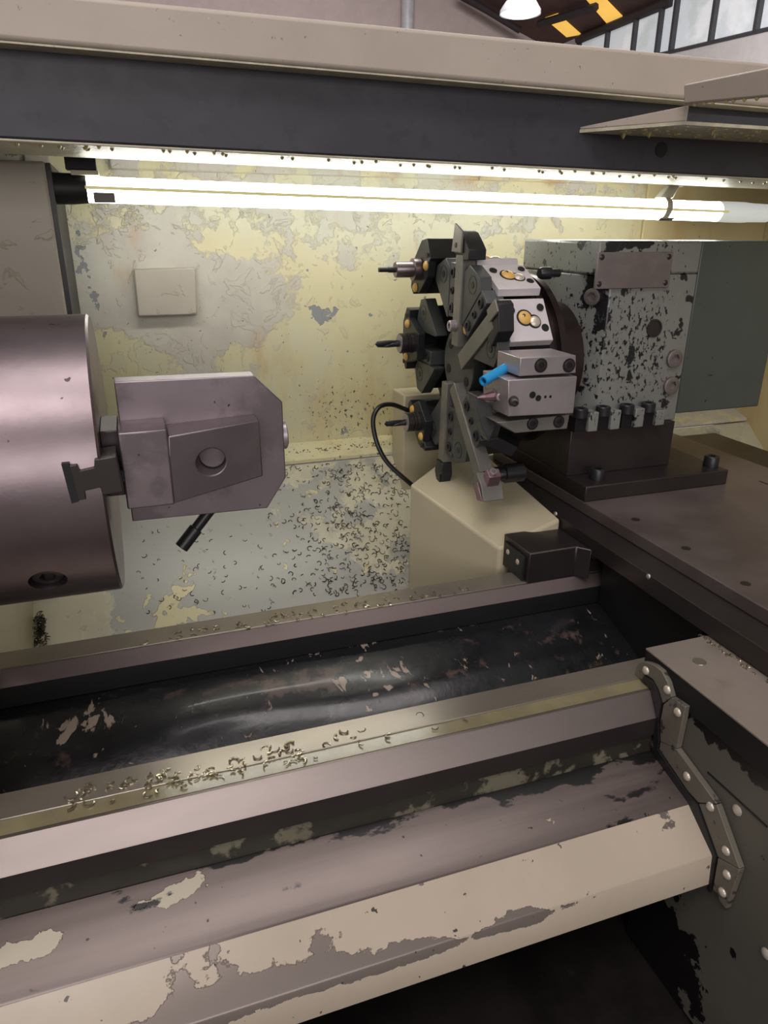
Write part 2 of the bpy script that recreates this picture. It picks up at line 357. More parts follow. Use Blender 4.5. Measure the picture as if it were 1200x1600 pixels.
def disc(p, d, r, parent, material='hole_black', name='hole', h=.0006):
    return inst(name, ('disc', round(r, 5), h), lambda bm: lathe(bm, (0, 0, -h), (0, 0, 1), [(0, r), (2*h, r)], 18), p, d, material, parent)

# ================================================================== the setting: machine enclosure
# back wall (upper panel) with its ledge
bm = newbm(); box(bm, -.20, 1.40, YB, YB+.012, -.397, .30)
back = struct('wall_back', bm, 'paint_back', 'cream peeling painted back panel of the lathe enclosure')
bm = newbm(); prism(bm, [(YB-.001, -.394), (1.302, -.413), (1.302, -.419), (YB-.001, -.44)], -.20, 1.37); obj('ledge', bm, 'paint_back', back)
bm = newbm()
q = [onY(px, py, YB) for px, py in ((208, 420), (303, 417), (307, 490), (215, 493))]
hexa(bm, [(v.x, YB-.022, v.z) for v in q]+[(v.x, YB-.0005, v.z) for v in q]); obj('cover_plate', bm, 'paint_left', back, bevel=.003)
bm = newbm(); x0 = onY(100, 400, YB).x; box(bm, -.125, x0, YB-.006, YB, -.30, .22); obj('corner_flange', bm, 'paint_left', back, bevel=.002)
xf = onY(1003, 345, YB).x; bm = newbm(); box(bm, xf, 1.37, YB-.008, YB, -.39, .22); obj('side_panel', bm, 'paint_right', back, bevel=.002)
zt0 = onY(500, 275, YB).z; bm = newbm(); prism(bm, [(.0, zt0), (.0, .2), (xf-.02, .2), (xf-.02, zt0)], YB-.010, YB, 'Y'); obj('upper_strip', bm, 'paint_back', back, bevel=.003)
# sloping tray panel behind the bed
SL = .84
def trayz(y): return -.418-SL*(1.30-y)
bm = newbm(); prism(bm, [(1.300, trayz(1.30)-.004), (1.294, trayz(1.294)), (.90, trayz(.90)), (.90, trayz(.90)-.01), (1.30, trayz(1.30)-.016)], -.20, 1.37)
tray = struct('wall_back_lower', bm, 'paint_tray', 'sloping chip guard panel below the back wall, worn to bare metal')
# left end wall (headstock end)
XL = -.0815
bm = newbm(); box(bm, -.45, XL, 1.15, 1.335, -.40, .0838)
wl = struct('wall_left', bm, 'paint_left', 'grey beige headstock end wall with flaking paint', bevel=.004)
bm = newbm(); box(bm, XL+.0002, XL+.006, 1.152, 1.353, -.395, .082); obj('shadow_gap', bm, 'rubber', wl)  # dark strip standing in for the shadow gap beside the panel
bm = newbm(); box(bm, -.85, -.196, .47, 1.30, -.90, -.4005)
struct('wall_left_lower', bm, 'tank_paint', 'cream lower end wall beneath the chuck')
bm = newbm(); box(bm, 1.37, 1.39, .3, 1.40, -1.1, .30)
struct('wall_right', bm, 'paint_right', 'yellowed right end wall of the enclosure')
# chip tray, front guard, workshop floor
bm = newbm(); box(bm, -.45, 1.37, .12, .90, -.87, -.85); struct('floor', bm, 'tray_black', 'dark oily chip pan under the lathe bed')
bm = newbm(); box(bm, -.45, 1.37, .10, .12, -1.30, -.74); struct('wall_front', bm, 'tank_paint', 'low cream front guard of the machine')
bm = newbm(); box(bm, -8, 9, -6, 16, -1.32, -1.3); struct('floor_workshop', bm, 'concrete', 'grey workshop floor')

# ---------------------------------------------------------------- header beam
hb = thing('header_beam', 'long header beam above the lamp, cream top face and dark lower face', 'beam', (.5, 1.0, .08))
YF = .95
def face(pl, pr_, Y):   # point on plane Y extrapolated along the line through two pixels, at X
    a, b = onY(*pl, Y), onY(*pr_, Y)
    return lambda X: a.z+(b.z-a.z)*(X-a.x)/(b.x-a.x)
zb = face((0, 215), (1200, 278), YF); zc = face((0, 62), (1065, 155), YF-.03); zt = face((640, 43), (1200, 98), YF-.03)
X0, X1 = -.45, 1.36
bm = newbm(); hexa(bm, [(X0, YF, zb(X0)), (X1, YF, zb(X1)), (X1, YF+.165, zb(X1)), (X0, YF+.165, zb(X0)), (X0, YF, zc(X0)+.02), (X1, YF, zc(X1)+.02), (X1, YF+.165, zc(X1)+.02), (X0, YF+.165, zc(X0)+.02)])
obj('lower_box', bm, 'paint_beam_dark', hb, bevel=.002)
bm = newbm(); hexa(bm, [(X0, YF+.001, zb(X0)-.003), (X1, YF+.001, zb(X1)-.003), (X1, YF+.165, zb(X1)-.003), (X0, YF+.165, zb(X0)-.003), (X0, YF+.001, zb(X0)-.0003), (X1, YF+.001, zb(X1)-.0003), (X1, YF+.165, zb(X1)-.0003), (X0, YF+.165, zb(X0)-.0003)])
obj('wet_underside', bm, 'paint_wet', hb, bevel=.001)
bm = newbm(); yf = YF-.03
hexa(bm, [(X0, yf, zc(X0)), (X1, yf, zc(X1)), (X1, yf+.20, zc(X1)+.01), (X0, yf+.20, zc(X0)+.01), (X0, yf, zt(X0)), (X1, yf, zt(X1)), (X1, yf+.20, zt(X1)), (X0, yf+.20, zt(X0))])
obj('upper_face', bm, 'paint_header', hb, bevel=.005, seg=3)
bm = newbm(); hexa(bm, [(X0, yf+.002, zc(X0)-.002), (X1, yf+.002, zc(X1)-.002), (X1, YF, zc(X1)-.002), (X0, YF, zc(X0)-.002), (X0, yf+.002, zc(X0)-.0002), (X1, yf+.002, zc(X1)-.0002), (X1, YF, zc(X1)-.0002), (X0, YF, zc(X0)-.0002)])
obj('drip_edge', bm, 'paint_wet', hb)
p = onY(1033, 234, YF); disc((p.x, YF-.0005, p.z), (0, -1, 0), .010, hb)
bm = newbm()
for i in range(60):
    x = random.uniform(-.1, 1.2); lathe(bm, (x, YF+random.uniform(.004, .05), zb(x)-.0028), (0, 0, -1), [(0, .0022), (.001, .0022), (.0025, .0014), (.0034, 0)], 8)
tag(obj('drops', bm, 'drop', hb), 'coolant drops hanging along the beam edge', kind='stuff')
# back roof strip that closes the enclosure behind the beam
bm = newbm(); box(bm, -.45, 1.37, YF+.17, YB+.012, .22, .235); struct('ceiling', bm, 'paint_beam_dark', 'narrow roof strip of the enclosure behind the header beam')

# bracket at right (angle running toward the operator)
g = onY(905, 205, YF); zg = g.z
br = thing('door_rail_bracket', 'wet angle bracket jutting forward from the right of the header beam', 'bracket', (g.x+.3, .8, zg))
YG = .833; gl = onY(1070, 192, YG).x
bm = newbm(); prism(bm, [(g.x, YF-.001), (gl, YG), (1.36, YG), (1.36, YF-.001)], zg-.002, zg+.002, 'Z'); obj('flange_plate', bm, 'paint_wet', br)
bm = newbm(); hexa(bm, [(g.x, YF-.001, zg+.0022), (g.x+.003, YF-.001, zg+.0022), (gl+.003, YG, zg+.0022), (gl, YG, zg+.0022), (g.x, YF-.001, zg+.005), (g.x+.003, YF-.001, zg+.005), (gl+.003, YG, zg+.019), (gl, YG, zg+.019)])
obj('upturned_lip', bm, 'paint_header', br, bevel=.0008)
bm = newbm(); box(bm, gl+.004, 1.36, YG+.03, YG+.035, zg+.0022, zg+.016); obj('inner_web', bm, 'paint_beam_dark', br)
XP = .8101*.83
rl = thing('door_guide_rail', 'cream painted guide rail lip above the bracket, coolant drops beneath', 'rail', (XP, .6, .16))
bm = newbm()
pa, pb, pc, pd = onX(1068, 132, XP), onX(1068, 163, XP), onX(1230, 99, XP), onX(1230, 147, XP)
hexa(bm, [pb, pd, pc, pa]+[v+Vector((.012, 0, 0)) for v in (pb, pd, pc, pa)]); obj('lip', bm, 'paint_header', rl, bevel=.002)
bm = newbm()
for i in range(7):
    px = 1085+i*17+random.uniform(-5, 5); t = (px-1068)/162; e = pb.lerp(pd, t)
    lathe(bm, (XP+.004, e.y, e.z+.001), (0, 0, -1), [(0, .0026), (.0012, .0027), (.003, .002), (.0045, 0)], 10)
tag(obj('drops', bm, 'drop', rl), 'yellow coolant drops under the lip', kind='stuff')
bm = newbm()
for i in range(110):
    x = random.uniform(g.x+.03, g.x+.40); y = random.uniform(YG+.004, YF-.01); x = max(x, g.x+.02+(YF-y)*(gl-g.x)/(YF-YG)); r = random.uniform(.0015, .004)
    h = random.choice((.002, .003, .008 if random.random() < .2 else .002))
    lathe(bm, (x, y, zg-.0015), (0, 0, -1), [(0, r), (h*.5, r*.8), (h, 0)], 9)
tag(obj('drops', bm, 'drop', br), 'coolant drops clinging to the underside', kind='stuff')

# ---------------------------------------------------------------- fluorescent lamp
YL = 1.175
pL, pR = onY(134, 296, YL), onY(1128, 331, YL)
ax = (pR-pL).normalized(); up = Vector((0, -.25, 1)); up = (up-ax*up.dot(ax)).normalized(); fr = Vector((0, -1, 0)); fr = (fr-ax*fr.dot(ax)).normalized()
lamp = thing('fluorescent_lamp', 'lit fluorescent tube lamp in a clear sleeve along the top of the back wall', 'lamp', (.55, YL, pL.z-.02))
RT = .0170
bm = newbm(); cyl(bm, pL, pR, RT, seg=28); obj('tube', bm, 'tube_light', lamp)
bm = newbm(); s0 = pL+fr*(RT+.0004)+Vector((0, 0, .002)); s1 = pR+fr*(RT+.0004)+Vector((0, 0, .0))
hexa(bm, [s0-up*.0022, s1-up*.0022, s1-up*.0022+fr*.0012, s0-up*.0022+fr*.0012, s0+up*.0022, s1+up*.0022, s1+up*.0022+fr*.0012, s0+up*.0022+fr*.0012]); obj('sleeve_seam', bm, 'sheath_seam', lamp)
pe = pR+ax*.11
bm = newbm(); lathe(bm, pR-ax*.012, ax, [(0, RT+.0008), (.02, RT+.0012), (.06, RT+.0012), (.075, RT), (.12, RT-.001)], 28); obj('frosted_sleeve', bm, 'sleeve_frosted', lamp)
bm = newbm(); lathe(bm, pL-ax*.062, ax, [(0, RT*.8), (.004, RT+.001), (.02, RT+.0035), (.045, RT+.003), (.064, RT+.001)], 24); obj('end_cap', bm, 'cap_black', lamp)
bm = newbm(); c = pL-ax*.008; b0 = c+Vector((0, 0, RT+.003)); box(bm, b0.x-.014, b0.x+.026, YL-.012, YL+.012, b0.z+.004, b0.z+.036); obj('hanger', bm, 'cap_black', lamp, bevel=.001)
bm = newbm(); box(bm, b0.x-.008, b0.x+.028, YL-.016, YL+.016, b0.z-.003, b0.z+.0035); obj('clip', bm, 'clip_white', lamp, bevel=.001)
cL = onY(163, 307, YL-RT-.001); bm = newbm(); box(bm, cL.x-.014, cL.x+.014, YL-RT-.0035, YL-RT+.004, cL.z-.008, cL.z+.005); obj('clip', bm, 'brown_clip', lamp, bevel=.001)
cR = onY(1036, 318, YL); c0 = pL+ax*((cR.x-pL.x)/ax.x)
bm = newbm(); pts = [c0+(up*math.cos(a)+fr*math.sin(a))*(RT+.002) for a in (math.radians(x) for x in range(-50, 175, 15))]
for A, B in zip(pts, pts[1:]):
    n0 = ((A+B)/2-c0).normalized()*.0018
    hexa(bm, [A-ax*.006, A+ax*.006, B+ax*.006, B-ax*.006, A-ax*.006+n0, A+ax*.006+n0, B+ax*.006+n0, B-ax*.006+n0])
obj('clip', bm, 'clip_white', lamp)
bm = newbm(); a0 = c0+up*(RT+.002); hexa(bm, [a0-ax*.018-fr*.01, a0+ax*.010-fr*.01, a0+ax*.010+fr*.008, a0-ax*.018+fr*.008]+[v+Vector((.012, 0, .022)) for v in (a0-ax*.012-fr*.008, a0+ax*.010-fr*.008, a0+ax*.010+fr*.008, a0-ax*.012+fr*.008)]); obj('hanger', bm, 'clip_white', lamp, bevel=.002)
bm = newbm(); box(bm, a0.x+.010, a0.x+.03, YL-.012, YL+.008, a0.z+.020, a0.z+.045); obj('hanger', bm, 'brown_clip', lamp, bevel=.001)
bm = newbm(); a0 = c0-up*(RT+.002)+fr*.006; hexa(bm, [a0+ax*-.012, a0+ax*.016, a0+ax*.016+fr*.008, a0-ax*.012+fr*.008]+[v+up*.008 for v in (a0+ax*-.006, a0+ax*.028, a0+ax*.028+fr*.008, a0-ax*.006+fr*.008)]); obj('clip', bm, 'brown_clip', lamp)

# ================================================================== lathe bed
ZR = -.48
bed = thing('lathe_bed', 'cast lathe bed with two ground steel rails and a black trough between', 'lathe bed', (.3, .7, -1.0))
XB0, XB1 = -.50, 1.30
bm = newbm(); prism(bm, [(.600, ZR), (.5655, ZR), (.5655, ZR-.004), (.5465, ZR-.004), (.5465, ZR-.06), (.600, ZR-.06)], XB0, XB1); obj('front_rail_top', bm, 'steel_rail_top', bed, bevel=.0008)
bm = newbm(); prism(bm, [(.5655, ZR-.004), (.5655, ZR-.0015), (.5475, ZR-.0015), (.5475, ZR-.004)], XB0, .53); obj('coolant_film', bm, 'coolant', bed)
bm = newbm(); prism(bm, [(.5464, ZR-.0014), (.5432, ZR-.0014), (.5285, ZR-.026), (.5275, ZR-.028), (.5464, ZR-.028)], XB0, .56); obj('front_rail_bar', bm, 'steel_rail', bed)
bm = newbm(); prism(bm, [(.5272, ZR-.0283), (.5265, ZR-.050), (.530, ZR-.053), (.5464, ZR-.053), (.5464, ZR-.0283)], XB0, .56); obj('front_rail_side', bm, 'steel_dark', bed)
bm = newbm(); prism(bm, [(.546, ZR-.0535), (.531, ZR-.0535), (.528, ZR-.075), (.545, ZR-.30), (.600, ZR-.30), (.600, ZR-.0605), (.546, ZR-.0605)], XB0, .60); obj('front_casting', bm, 'paint_green_black', bed)
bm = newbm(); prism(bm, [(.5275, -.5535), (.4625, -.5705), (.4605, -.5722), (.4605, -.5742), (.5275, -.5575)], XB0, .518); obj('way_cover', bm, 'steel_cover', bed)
bm = newbm(); prism(bm, [(.4604, -.5718), (.4200, -.6006), (.4185, -.6025), (.4152, -.638), (.4182, -.638), (.4215, -.604), (.4604, -.5755)], XB0, .518); obj('cover_apron', bm, 'paint_cover', bed)
# rear rail
bm = newbm(); prism(bm, [(.859, ZR), (.821, ZR), (.821, ZR-.06), (.859, ZR-.06)], XB0, XB1); obj('rear_rail_top', bm, 'steel_rail_top', bed, bevel=.0008)
bm = newbm(); prism(bm, [(.8209, ZR-.0008), (.817, ZR-.0008), (.8035, ZR-.016), (.8209, ZR-.016)], XB0, XB1); obj('rear_rail_bar', bm, 'steel_rail_rear', bed)
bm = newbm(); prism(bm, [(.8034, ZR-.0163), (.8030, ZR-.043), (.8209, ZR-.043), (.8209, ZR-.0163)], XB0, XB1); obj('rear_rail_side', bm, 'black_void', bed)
bm = newbm(); prism(bm, [(.806, ZR-.0435), (.859, ZR-.0605), (.859, ZR-.5), (.80, ZR-.5)], XB0, XB1); obj('rear_casting', bm, 'casting_black', bed)
# trough
bm = newbm(); nx, ny = 120, 40; grid = []
for i in range(nx+1):
    x = XB0+(XB1-XB0)*i/nx; row = []
    for j in range(ny+1):
        t = j/ny; y = .806-.206*t
        wob = .010*math.sin(x*7+1.0)+.006*math.sin(x*17+t*3)
        crest = .34+.10*math.sin(x*4.2+.6)
        z = -.524-.010*(t/crest)**2*(1 if t < crest else 0)
        if t >= crest: z = -.534-.10*((t-crest)/(1-crest))**1.4
        z += wob*min(1, t*3)*.7
        row.append(bm.verts.new((x, y, z)))
    grid.append(row)
for i in range(nx):
    for j in range(ny): bm.faces.new([grid[i][j], grid[i+1][j], grid[i+1][j+1], grid[i][j+1]])
obj('trough', bm, 'casting_black', bed)

# ================================================================== chuck and clamped plate
CY, CZ, CR, CXF = .6955, -.1967, .127, -.033
ch = thing('lathe_chuck', 'large round steel lathe chuck on the headstock spindle', 'chuck', (-.1, CY, CZ-CR))
bm = newbm(); lathe(bm, (-.30, CY, CZ), (1, 0, 0), [(0, .10), (.10, .10), (.102, CR-.002), (.104, CR), (.30+CXF-.002, CR), (.30+CXF, CR-.002), (.30+CXF, .03), (.30+CXF-.05, .03)], 96); cbody = obj('body', bm, 'steel_chuck', ch)
hs = thing('headstock', 'grey beige headstock housing that carries the chuck at far left', 'headstock', (-.5, .8, -.4))
bm = newbm(); box(bm, -.85, -.299, .47, 1.148, -.3998, .06); obj('housing', bm, 'paint_left', hs, bevel=.006)
# T-slot key of the front jaw (seen end-on at the rim)
ZK = -.1695
yk = CY-math.sqrt(CR**2-(ZK-CZ)**2)
def kz(py): return onY(150, py, yk).z
def kx(px): return onY(px, 745, yk).x
key = [(kx(100), kz(722)), (kx(124), kz(722)), (kx(127), kz(731)), (kx(150), kz(728)), (kx(152), kz(716)), (kx(186), kz(714)), (kx(190), kz(770)), (kx(157), kz(772)), (kx(155), kz(760)), (kx(130), kz(763)), (kx(130), kz(776)), (kx(107), kz(777))]
bm = newbm(); prism(bm, key, .5672, .60, 'Y'); obj('jaw_key', bm, 'steel_dark', ch, bevel=.0006)
bm = newbm(); prism(bm, [(kx(100), kz(718)), (kx(112), kz(718)), (kx(118), kz(778)), (kx(106), kz(780))], yk-.0045, yk+.02, 'Y'); obj('key_slot', bm, 'hole_black', ch)
# recessed socket screw low on the rim
d = ray(75, 908); a = d.y**2+d.z**2; b = -2*(d.y*CY+d.z*CZ); c = CY**2+CZ**2-CR**2; t = (-b-math.sqrt(max(0, b*b-4*a*c)))/(2*a); ps = d*t
n = Vector((0, ps.y-CY, ps.z-CZ)).normalized()
bm = newbm(); cyl(bm, ps+n*.02, ps-n*.012, .0150, seg=32); bool_cut(cbody, bm)
bolt(ps-n*.0118, n, .0125, .008, ch, 'steel_dark')
# front jaw
jw = thing('chuck_jaw', 'front steel chuck jaw with tapered block and a round cross hole', 'jaw', (.03, .60, -.22))
YJ = .588
A = [onY(*p, YJ) for p in ((183, 675), (262, 681), (266, 790), (197, 797))]
bm = newbm(); xl, xm = A[0].x, A[1].x; z1, z0 = A[0].z-.001, A[3].z
box(bm, xl, xm, YJ, .6299, z0, z1); obj('base_block', bm, 'steel_jaw', jw, bevel=.0015)
bm = newbm()
B = [onY(*p, YJ+.0015) for p in ((262, 682), (266, 789))]; C_ = [onY(*p, .606) for p in ((405, 657), (411, 744))]
hexa(bm, [B[1], C_[1], C_[0], B[0]]+[Vector((v.x, .6299, v.z)) for v in (B[1], C_[1], C_[0], B[0])]); tb = obj('tapered_block', bm, 'steel_taper', jw, bevel=.0012)
ph = onY(330, 722, .597); nh = Vector((-.16, -1, 0)).normalized()
bm = newbm(); cyl(bm, ph+nh*.02, ph-nh*.0215, .0118, seg=36); bool_cut(tb, bm)
kn = [onY(*p, YJ-.0004) for p in ((190, 735), (203, 735), (203, 752), (192, 752))]
bm = newbm(); prism(bm, [(v.x-.004, v.z) for v in kn], YJ-.0006, YJ+.01, 'Y'); obj('keyway', bm, 'hole_black', jw)
bm = newbm(); box(bm, CXF, xl, .605, .66, -.208, -.152); obj('master_jaw', bm, 'steel_dark', jw, bevel=.001)
# plate
YP = .63
pl = thing('clamped_plate', 'thick steel plate with chamfered right corners held behind the chuck jaw', 'plate', (.05, .64, -.245))
P6 = [onY(*p, YP) for p in ((178, 597), (397, 587), (440, 628), (448, 746), (418, 794), (207, 815))]
xs = [v.x for v in P6]; P6[0].x = P6[5].x = xs[0]; P6[2].x = P6[3].x = (xs[2]+xs[3])/2
bm = newbm(); prism(bm, [(v.x, v.z) for v in P6], YP, YP+.022, 'Y'); obj('slab', bm, 'steel_jaw', pl, bevel=.001)
pb_ = onY(447, 680, YP+.011); xr = P6[2].x
bm = newbm(); lathe(bm, (xr-.002, YP+.014, pb_.z), (1, 0, 0), [(0, .0135), (.0055, .0135), (.0065, .0125), (.0065, 0)], 26); obj('end_button', bm, 'steel_bright', pl)
ra, rb = onY(330, 795, YP+.03), onY(283, 856, YP+.02)
bm = newbm(); cyl(bm, ra, ra.lerp(rb, .55), .0052, seg=16); cyl(bm, ra.lerp(rb, .5), rb, .0066, seg=16); obj('pin', bm, 'black_oxide', pl, bevel=.0006)
bm = newbm(); box(bm, xs[0]+.004, xr-.03, YP+.0225, YP+.05, P6[5].z+.012, P6[0].z-.012); obj('backing_block', bm, 'steel_oily', pl, bevel=.002)

# ================================================================== saddle, cross slide
sd = thing('saddle', 'dark steel carriage saddle riding on both bed rails', 'carriage', (.8, .7, ZR))
bm = newbm(); box(bm, .60, 1.20, .20, 1.22, -.44, -.414); obj('side_strip', bm, 'steel_dark', sd, bevel=.001)
bm = newbm(); box(bm, .622, 1.18, .595, .80, -.62, -.4405); obj('underside', bm, 'black_void', sd)  # black block added for the shaded void between the saddle wings
bm = newbm(); prism(bm, [(.507, .8176), (.507, .895), (.60, .895), (.60, .80), (.585, .8176)], ZR+.0004, -.432, 'Z'); obj('rear_wing', bm, 'steel_dark', sd, bevel=.0016)
bm = newbm(); prism(bm, [(.5155, .20), (.5155, .5685), (1.2, .5685), (1.2, .20)], -.4450, -.4425, 'Z'); obj('front_wing', bm, 'steel_wing', sd, bevel=.0006)
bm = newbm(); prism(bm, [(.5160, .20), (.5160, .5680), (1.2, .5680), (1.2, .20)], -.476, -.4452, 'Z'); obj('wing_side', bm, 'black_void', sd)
bm = newbm(); box(bm, .5025, .5068, .826, .886, ZR+.0006, -.440); w = obj('way_wiper', bm, 'rubber', sd, bevel=.0008)
dome((.5025, .842, -.455), (-1, 0, 0), .0045, .003, w); dome((.5025, .872, -.452), (-1, 0, 0), .0045, .003, w)
for px, py in ((868, 803), (1013, 901)):
    p = onX(px, py, .60); dome(p, (-1, 0, 0), .004, .003, sd, 'steel_bright')
p = onX(760, 781, .60); bolt((.60, p.y, -.427), (-1, 0, 0), .0085, .010, sd)
p = onZ(1093, 1034, -.4425); bm = newbm(); lathe(bm, (p.x, p.y, -.4424), (0, 0, 1), [(0, .0075), (.0006, .0072), (.0006, .005), (.0003, 0)], 20); obj('oil_plug', bm, 'steel_rail_top', sd)
ap = thing('carriage_apron', 'greenish grey painted apron under the front wing of the saddle', 'apron', (.8, .4, -1.0))
bm = newbm(); box(bm, .5185, 1.2, .13, .5255, -.845, -.4765); obj('casting', bm, 'apron_paint', ap, bevel=.001)
for px, py in ((1152, 1266), (1197, 1490)):
    p = onX(px, py, .5185); dome(p, (-1, 0, 0), .006, .004, ap)
gs, ge = onX(1105, 1210, .5183), onX(1200, 1288, .5183)
bm = newbm(); box(bm, .5175, .5186, ge.y, gs.y, (gs.z+ge.z)/2-.0008, (gs.z+ge.z)/2+.0008); obj('panel_seam', bm, 'hole_black', ap)

# wiper assembly on the left of the apron
wi = thing('apron_wiper', 'jointed wiper plates with round rivets tracing the edge of the way cover', 'wiper', (.512, .47, -.64))
XW0, XW1 = .5100, .5172
outer1 = [(.574, -.480), (.5715, -.466), (.565, -.4575), (.5555, -.4530), (.545, -.4500), (.5330, -.4500), (.522, -.4570), (.5125, -.4700)]
inner1 = [(.5235, -.486), (.533, -.474), (.544, -.468), (.556, -.4695), (.560, -.480)]
bm = newbm(); prism(bm, outer1+inner1, XW0, XW1); obj('arch_plate', bm, 'wiper_plate', wi, bevel=.0008)
bm = newbm(); prism(bm, [(.5125, -.4705), (.4915, -.4680), (.4925, -.5235), (.5170, -.5330), (.5225, -.512), (.5225, -.4865)], XW0, XW1); obj('step_plate', bm, 'wiper_plate', wi, bevel=.0008)
bm = newbm(); prism(bm, [(.5170, -.5335), (.4925, -.5240), (.4460, -.5375), (.4290, -.5430), (.4505, -.5610), (.4660, -.5600), (.5170, -.5430)], XW0, XW1); obj('slope_plate', bm, 'wiper_plate', wi, bevel=.0008)
bm = newbm(); prism(bm, [(.4285, -.5435), (.3870, -.5880), (.4135, -.5990), (.4500, -.5615)], XW0, XW1); obj('steep_plate', bm, 'wiper_plate', wi, bevel=.0008)
bm = newbm(); prism(bm, [(.3867, -.5885), (.3910, -.6469), (.4110, -.6440), (.4133, -.5995)], XW0, XW1); obj('end_plate', bm, 'wiper_plate', wi, bevel=.0008)
bm = newbm()
rub = [(.5600, -.4806), (.5560, -.4700), (.5440, -.4686), (.5330, -.4746), (.5240, -.4862), (.5232, -.512), (.5176, -.533), (.5176, -.5436), (.4664, -.5606), (.4512, -.5616), (.4142, -.5994), (.4118, -.646)]
inn = [(.4160, -.646), (.4192, -.6035), (.4612, -.5715), (.5255, -.5535), (.5268, -.512), (.530, -.4985), (.5405, -.4815), (.5465, -.4787), (.5585, -.4785)]
for i in range(len(rub)-1):
    k0 = inn[::-1][min(len(inn)-1, int(i*(len(inn)-1)/(len(rub)-1)+.5))]; k1 = inn[::-1][min(len(inn)-1, int((i+1)*(len(inn)-1)/(len(rub)-1)+.5))]
    pts = [rub[i], rub[i+1], k1, k0] if k0 != k1 else [rub[i], rub[i+1], k1]
    prism(bm, pts, XW0-.002, XW1-.001)
obj('rubber_lip', bm, 'rubber', wi)
for z in ((450, 235), (565, 340), (622, 462), (672, 810), (800, 975), (885, 1215), (890, 1345), (865, 1440), (485, 635)):
    p = onX(880+z[0]/3.478, 980+z[1]/3.478, XW0); dome(p, (-1, 0, 0), .0052, .0042, wi, 'rivet_steel' if z != (485, 635) else 'steel_dark')

cs = thing('cross_slide', 'flat oily steel cross slide table carrying the turret pedestal', 'slide', (.8, .8, -.414))
bm = newbm(); box(bm, .642, 1.06, .21, 1.20, -.4138, -.395); obj('table', bm, 'steel_oily', cs, bevel=.0014)
for px, py in ((993, 812), (1072, 857), (1165, 912)):
    p = onZ(px, py, -.395); disc((p.x, p.y, -.395), (0, 0, 1), .006, cs, 'steel_dark', 'oil_hole'); 
bm = newbm(); box(bm, .985, .988, .21, .885, -.3952, -.3946); obj('groove', bm, 'hole_black', cs)
bm = newbm(); prism(bm, [(.642, .89), (.642, 1.18), (.92, 1.18), (.92, .89)], -.3948, -.3695, 'Z'); obj('pedestal_flange', bm, 'steel_dark', cs, bevel=.0016)
bm = newbm(); box(bm, .642, .842, .945, 1.16, -.3693, -.2935); obj('pedestal', bm, 'steel_dark', cs, bevel=.001)
for px, py in ((932, 748), (1110, 728)):
    p = onZ(px, py, -.3694); bolt((p.x, p.y, -.3694), (0, 0, 1), .0125, .018, cs)

# ================================================================== turret head
hd = thing('turret_head', 'grey green turret head housing with chipped paint on the pedestal', 'turret head', (.8, 1.05, -.2935))
YH = .953
bm = newbm(); prism(bm, [(.660, 1.17), (.660, 1.0), (.690, YH), (.848, YH), (.848, 1.17)], -.2932, -.0605, 'Z'); obj('housing', bm, 'head_paint', hd, bevel=.002)
bm = newbm(); prism(bm, [(.660, 1.17), (.660, YH-.002), (.848, YH-.002), (.848, 1.17)], -.0603, -.0125, 'Z'); obj('housing_cap', bm, 'head_paint', hd, bevel=.004)
bm = newbm(); box(bm, .8485, 1.024, YH, 1.17, -.283, -.0128); obj('motor_cover', bm, 'cover_paint', hd, bevel=.002)
n1, n2 = onY(932, 394, YH-.002), onY(1043, 449, YH-.002)
bm = newbm(); box(bm, n1.x+.002, n2.x, YH-.0045, YH-.0002, n2.z, n1.z); npl = obj('name_plate', bm, 'name_plate', hd, bevel=.0008)
for sx in (n1.x+.009, n2.x-.007):
    for sz in (n1.z-.007, n2.z+.007): dome((sx, YH-.0045, sz), (0, -1, 0), .0045, .002, npl, 'steel_dark', 'screw')
p = onY(1022, 513, YH); bm = newbm(); lathe(bm, (p.x, YH+.0004, p.z), (0, -1, 0), [(0, .0145), (.0022, .0140), (.0022, .0115), (.0008, .0110), (.0012, 0)], 28); obj('sight_glass', bm, 'steel_dark', hd)
for px, py in ((1052, 560), (1047, 602)):
    p = onY(px, py, YH); bolt((p.x, YH+.0002, p.z), (0, -1, 0), .0145, .006, hd, 'name_plate', 'plug')
pc_ = onY(910, 464, .975); nn = Vector((-.047, -.03, 0)).normalized()
bolt(Vector((.676, .975, pc_.z))+nn*.0005, nn, .0125, .005, hd, 'name_plate', 'plug')
for i, px in enumerate((908, 943, 980, 1013)):
    p = onY(px, 634, .938); bolt((p.x, .938, -.2700), (0, 0, 1), .0115, .014, hd)
    bm = newbm(); box(bm, p.x+.0105, p.x+.028, .928, .9528, -.2930, -.262 if i < 3 else -.268); obj('foot_lug', bm, 'head_paint', hd, bevel=.0015)
    bm = newbm(); box(bm, p.x-.010, p.x+.010, .934, .9528, -.2930, -.2702); obj('foot_slot', bm, 'turret_dark', hd)
bm = newbm(); TCY, TCZ = 1.046, -.195
lathe(bm, (.5655, TCY, TCZ), (1, 0, 0), [(0, .112), (.010, .112), (.010, .128), (.018, .128), (.018, .122), (.026, .122), (.026, .134), (.036, .134), (.037, .090), (.094, .090)], 64); obj('coupling_ring', bm, 'turret_ring', hd)
cb = onY(850, 440, .96); bm = newbm(); lathe(bm, (.585, .985, -.058), (1, 0, 0), [(0, .007), (.004, .009), (.018, .009), (.020, .006), (.034, .006)], 18); obj('coolant_union', bm, 'black_oxide', hd)

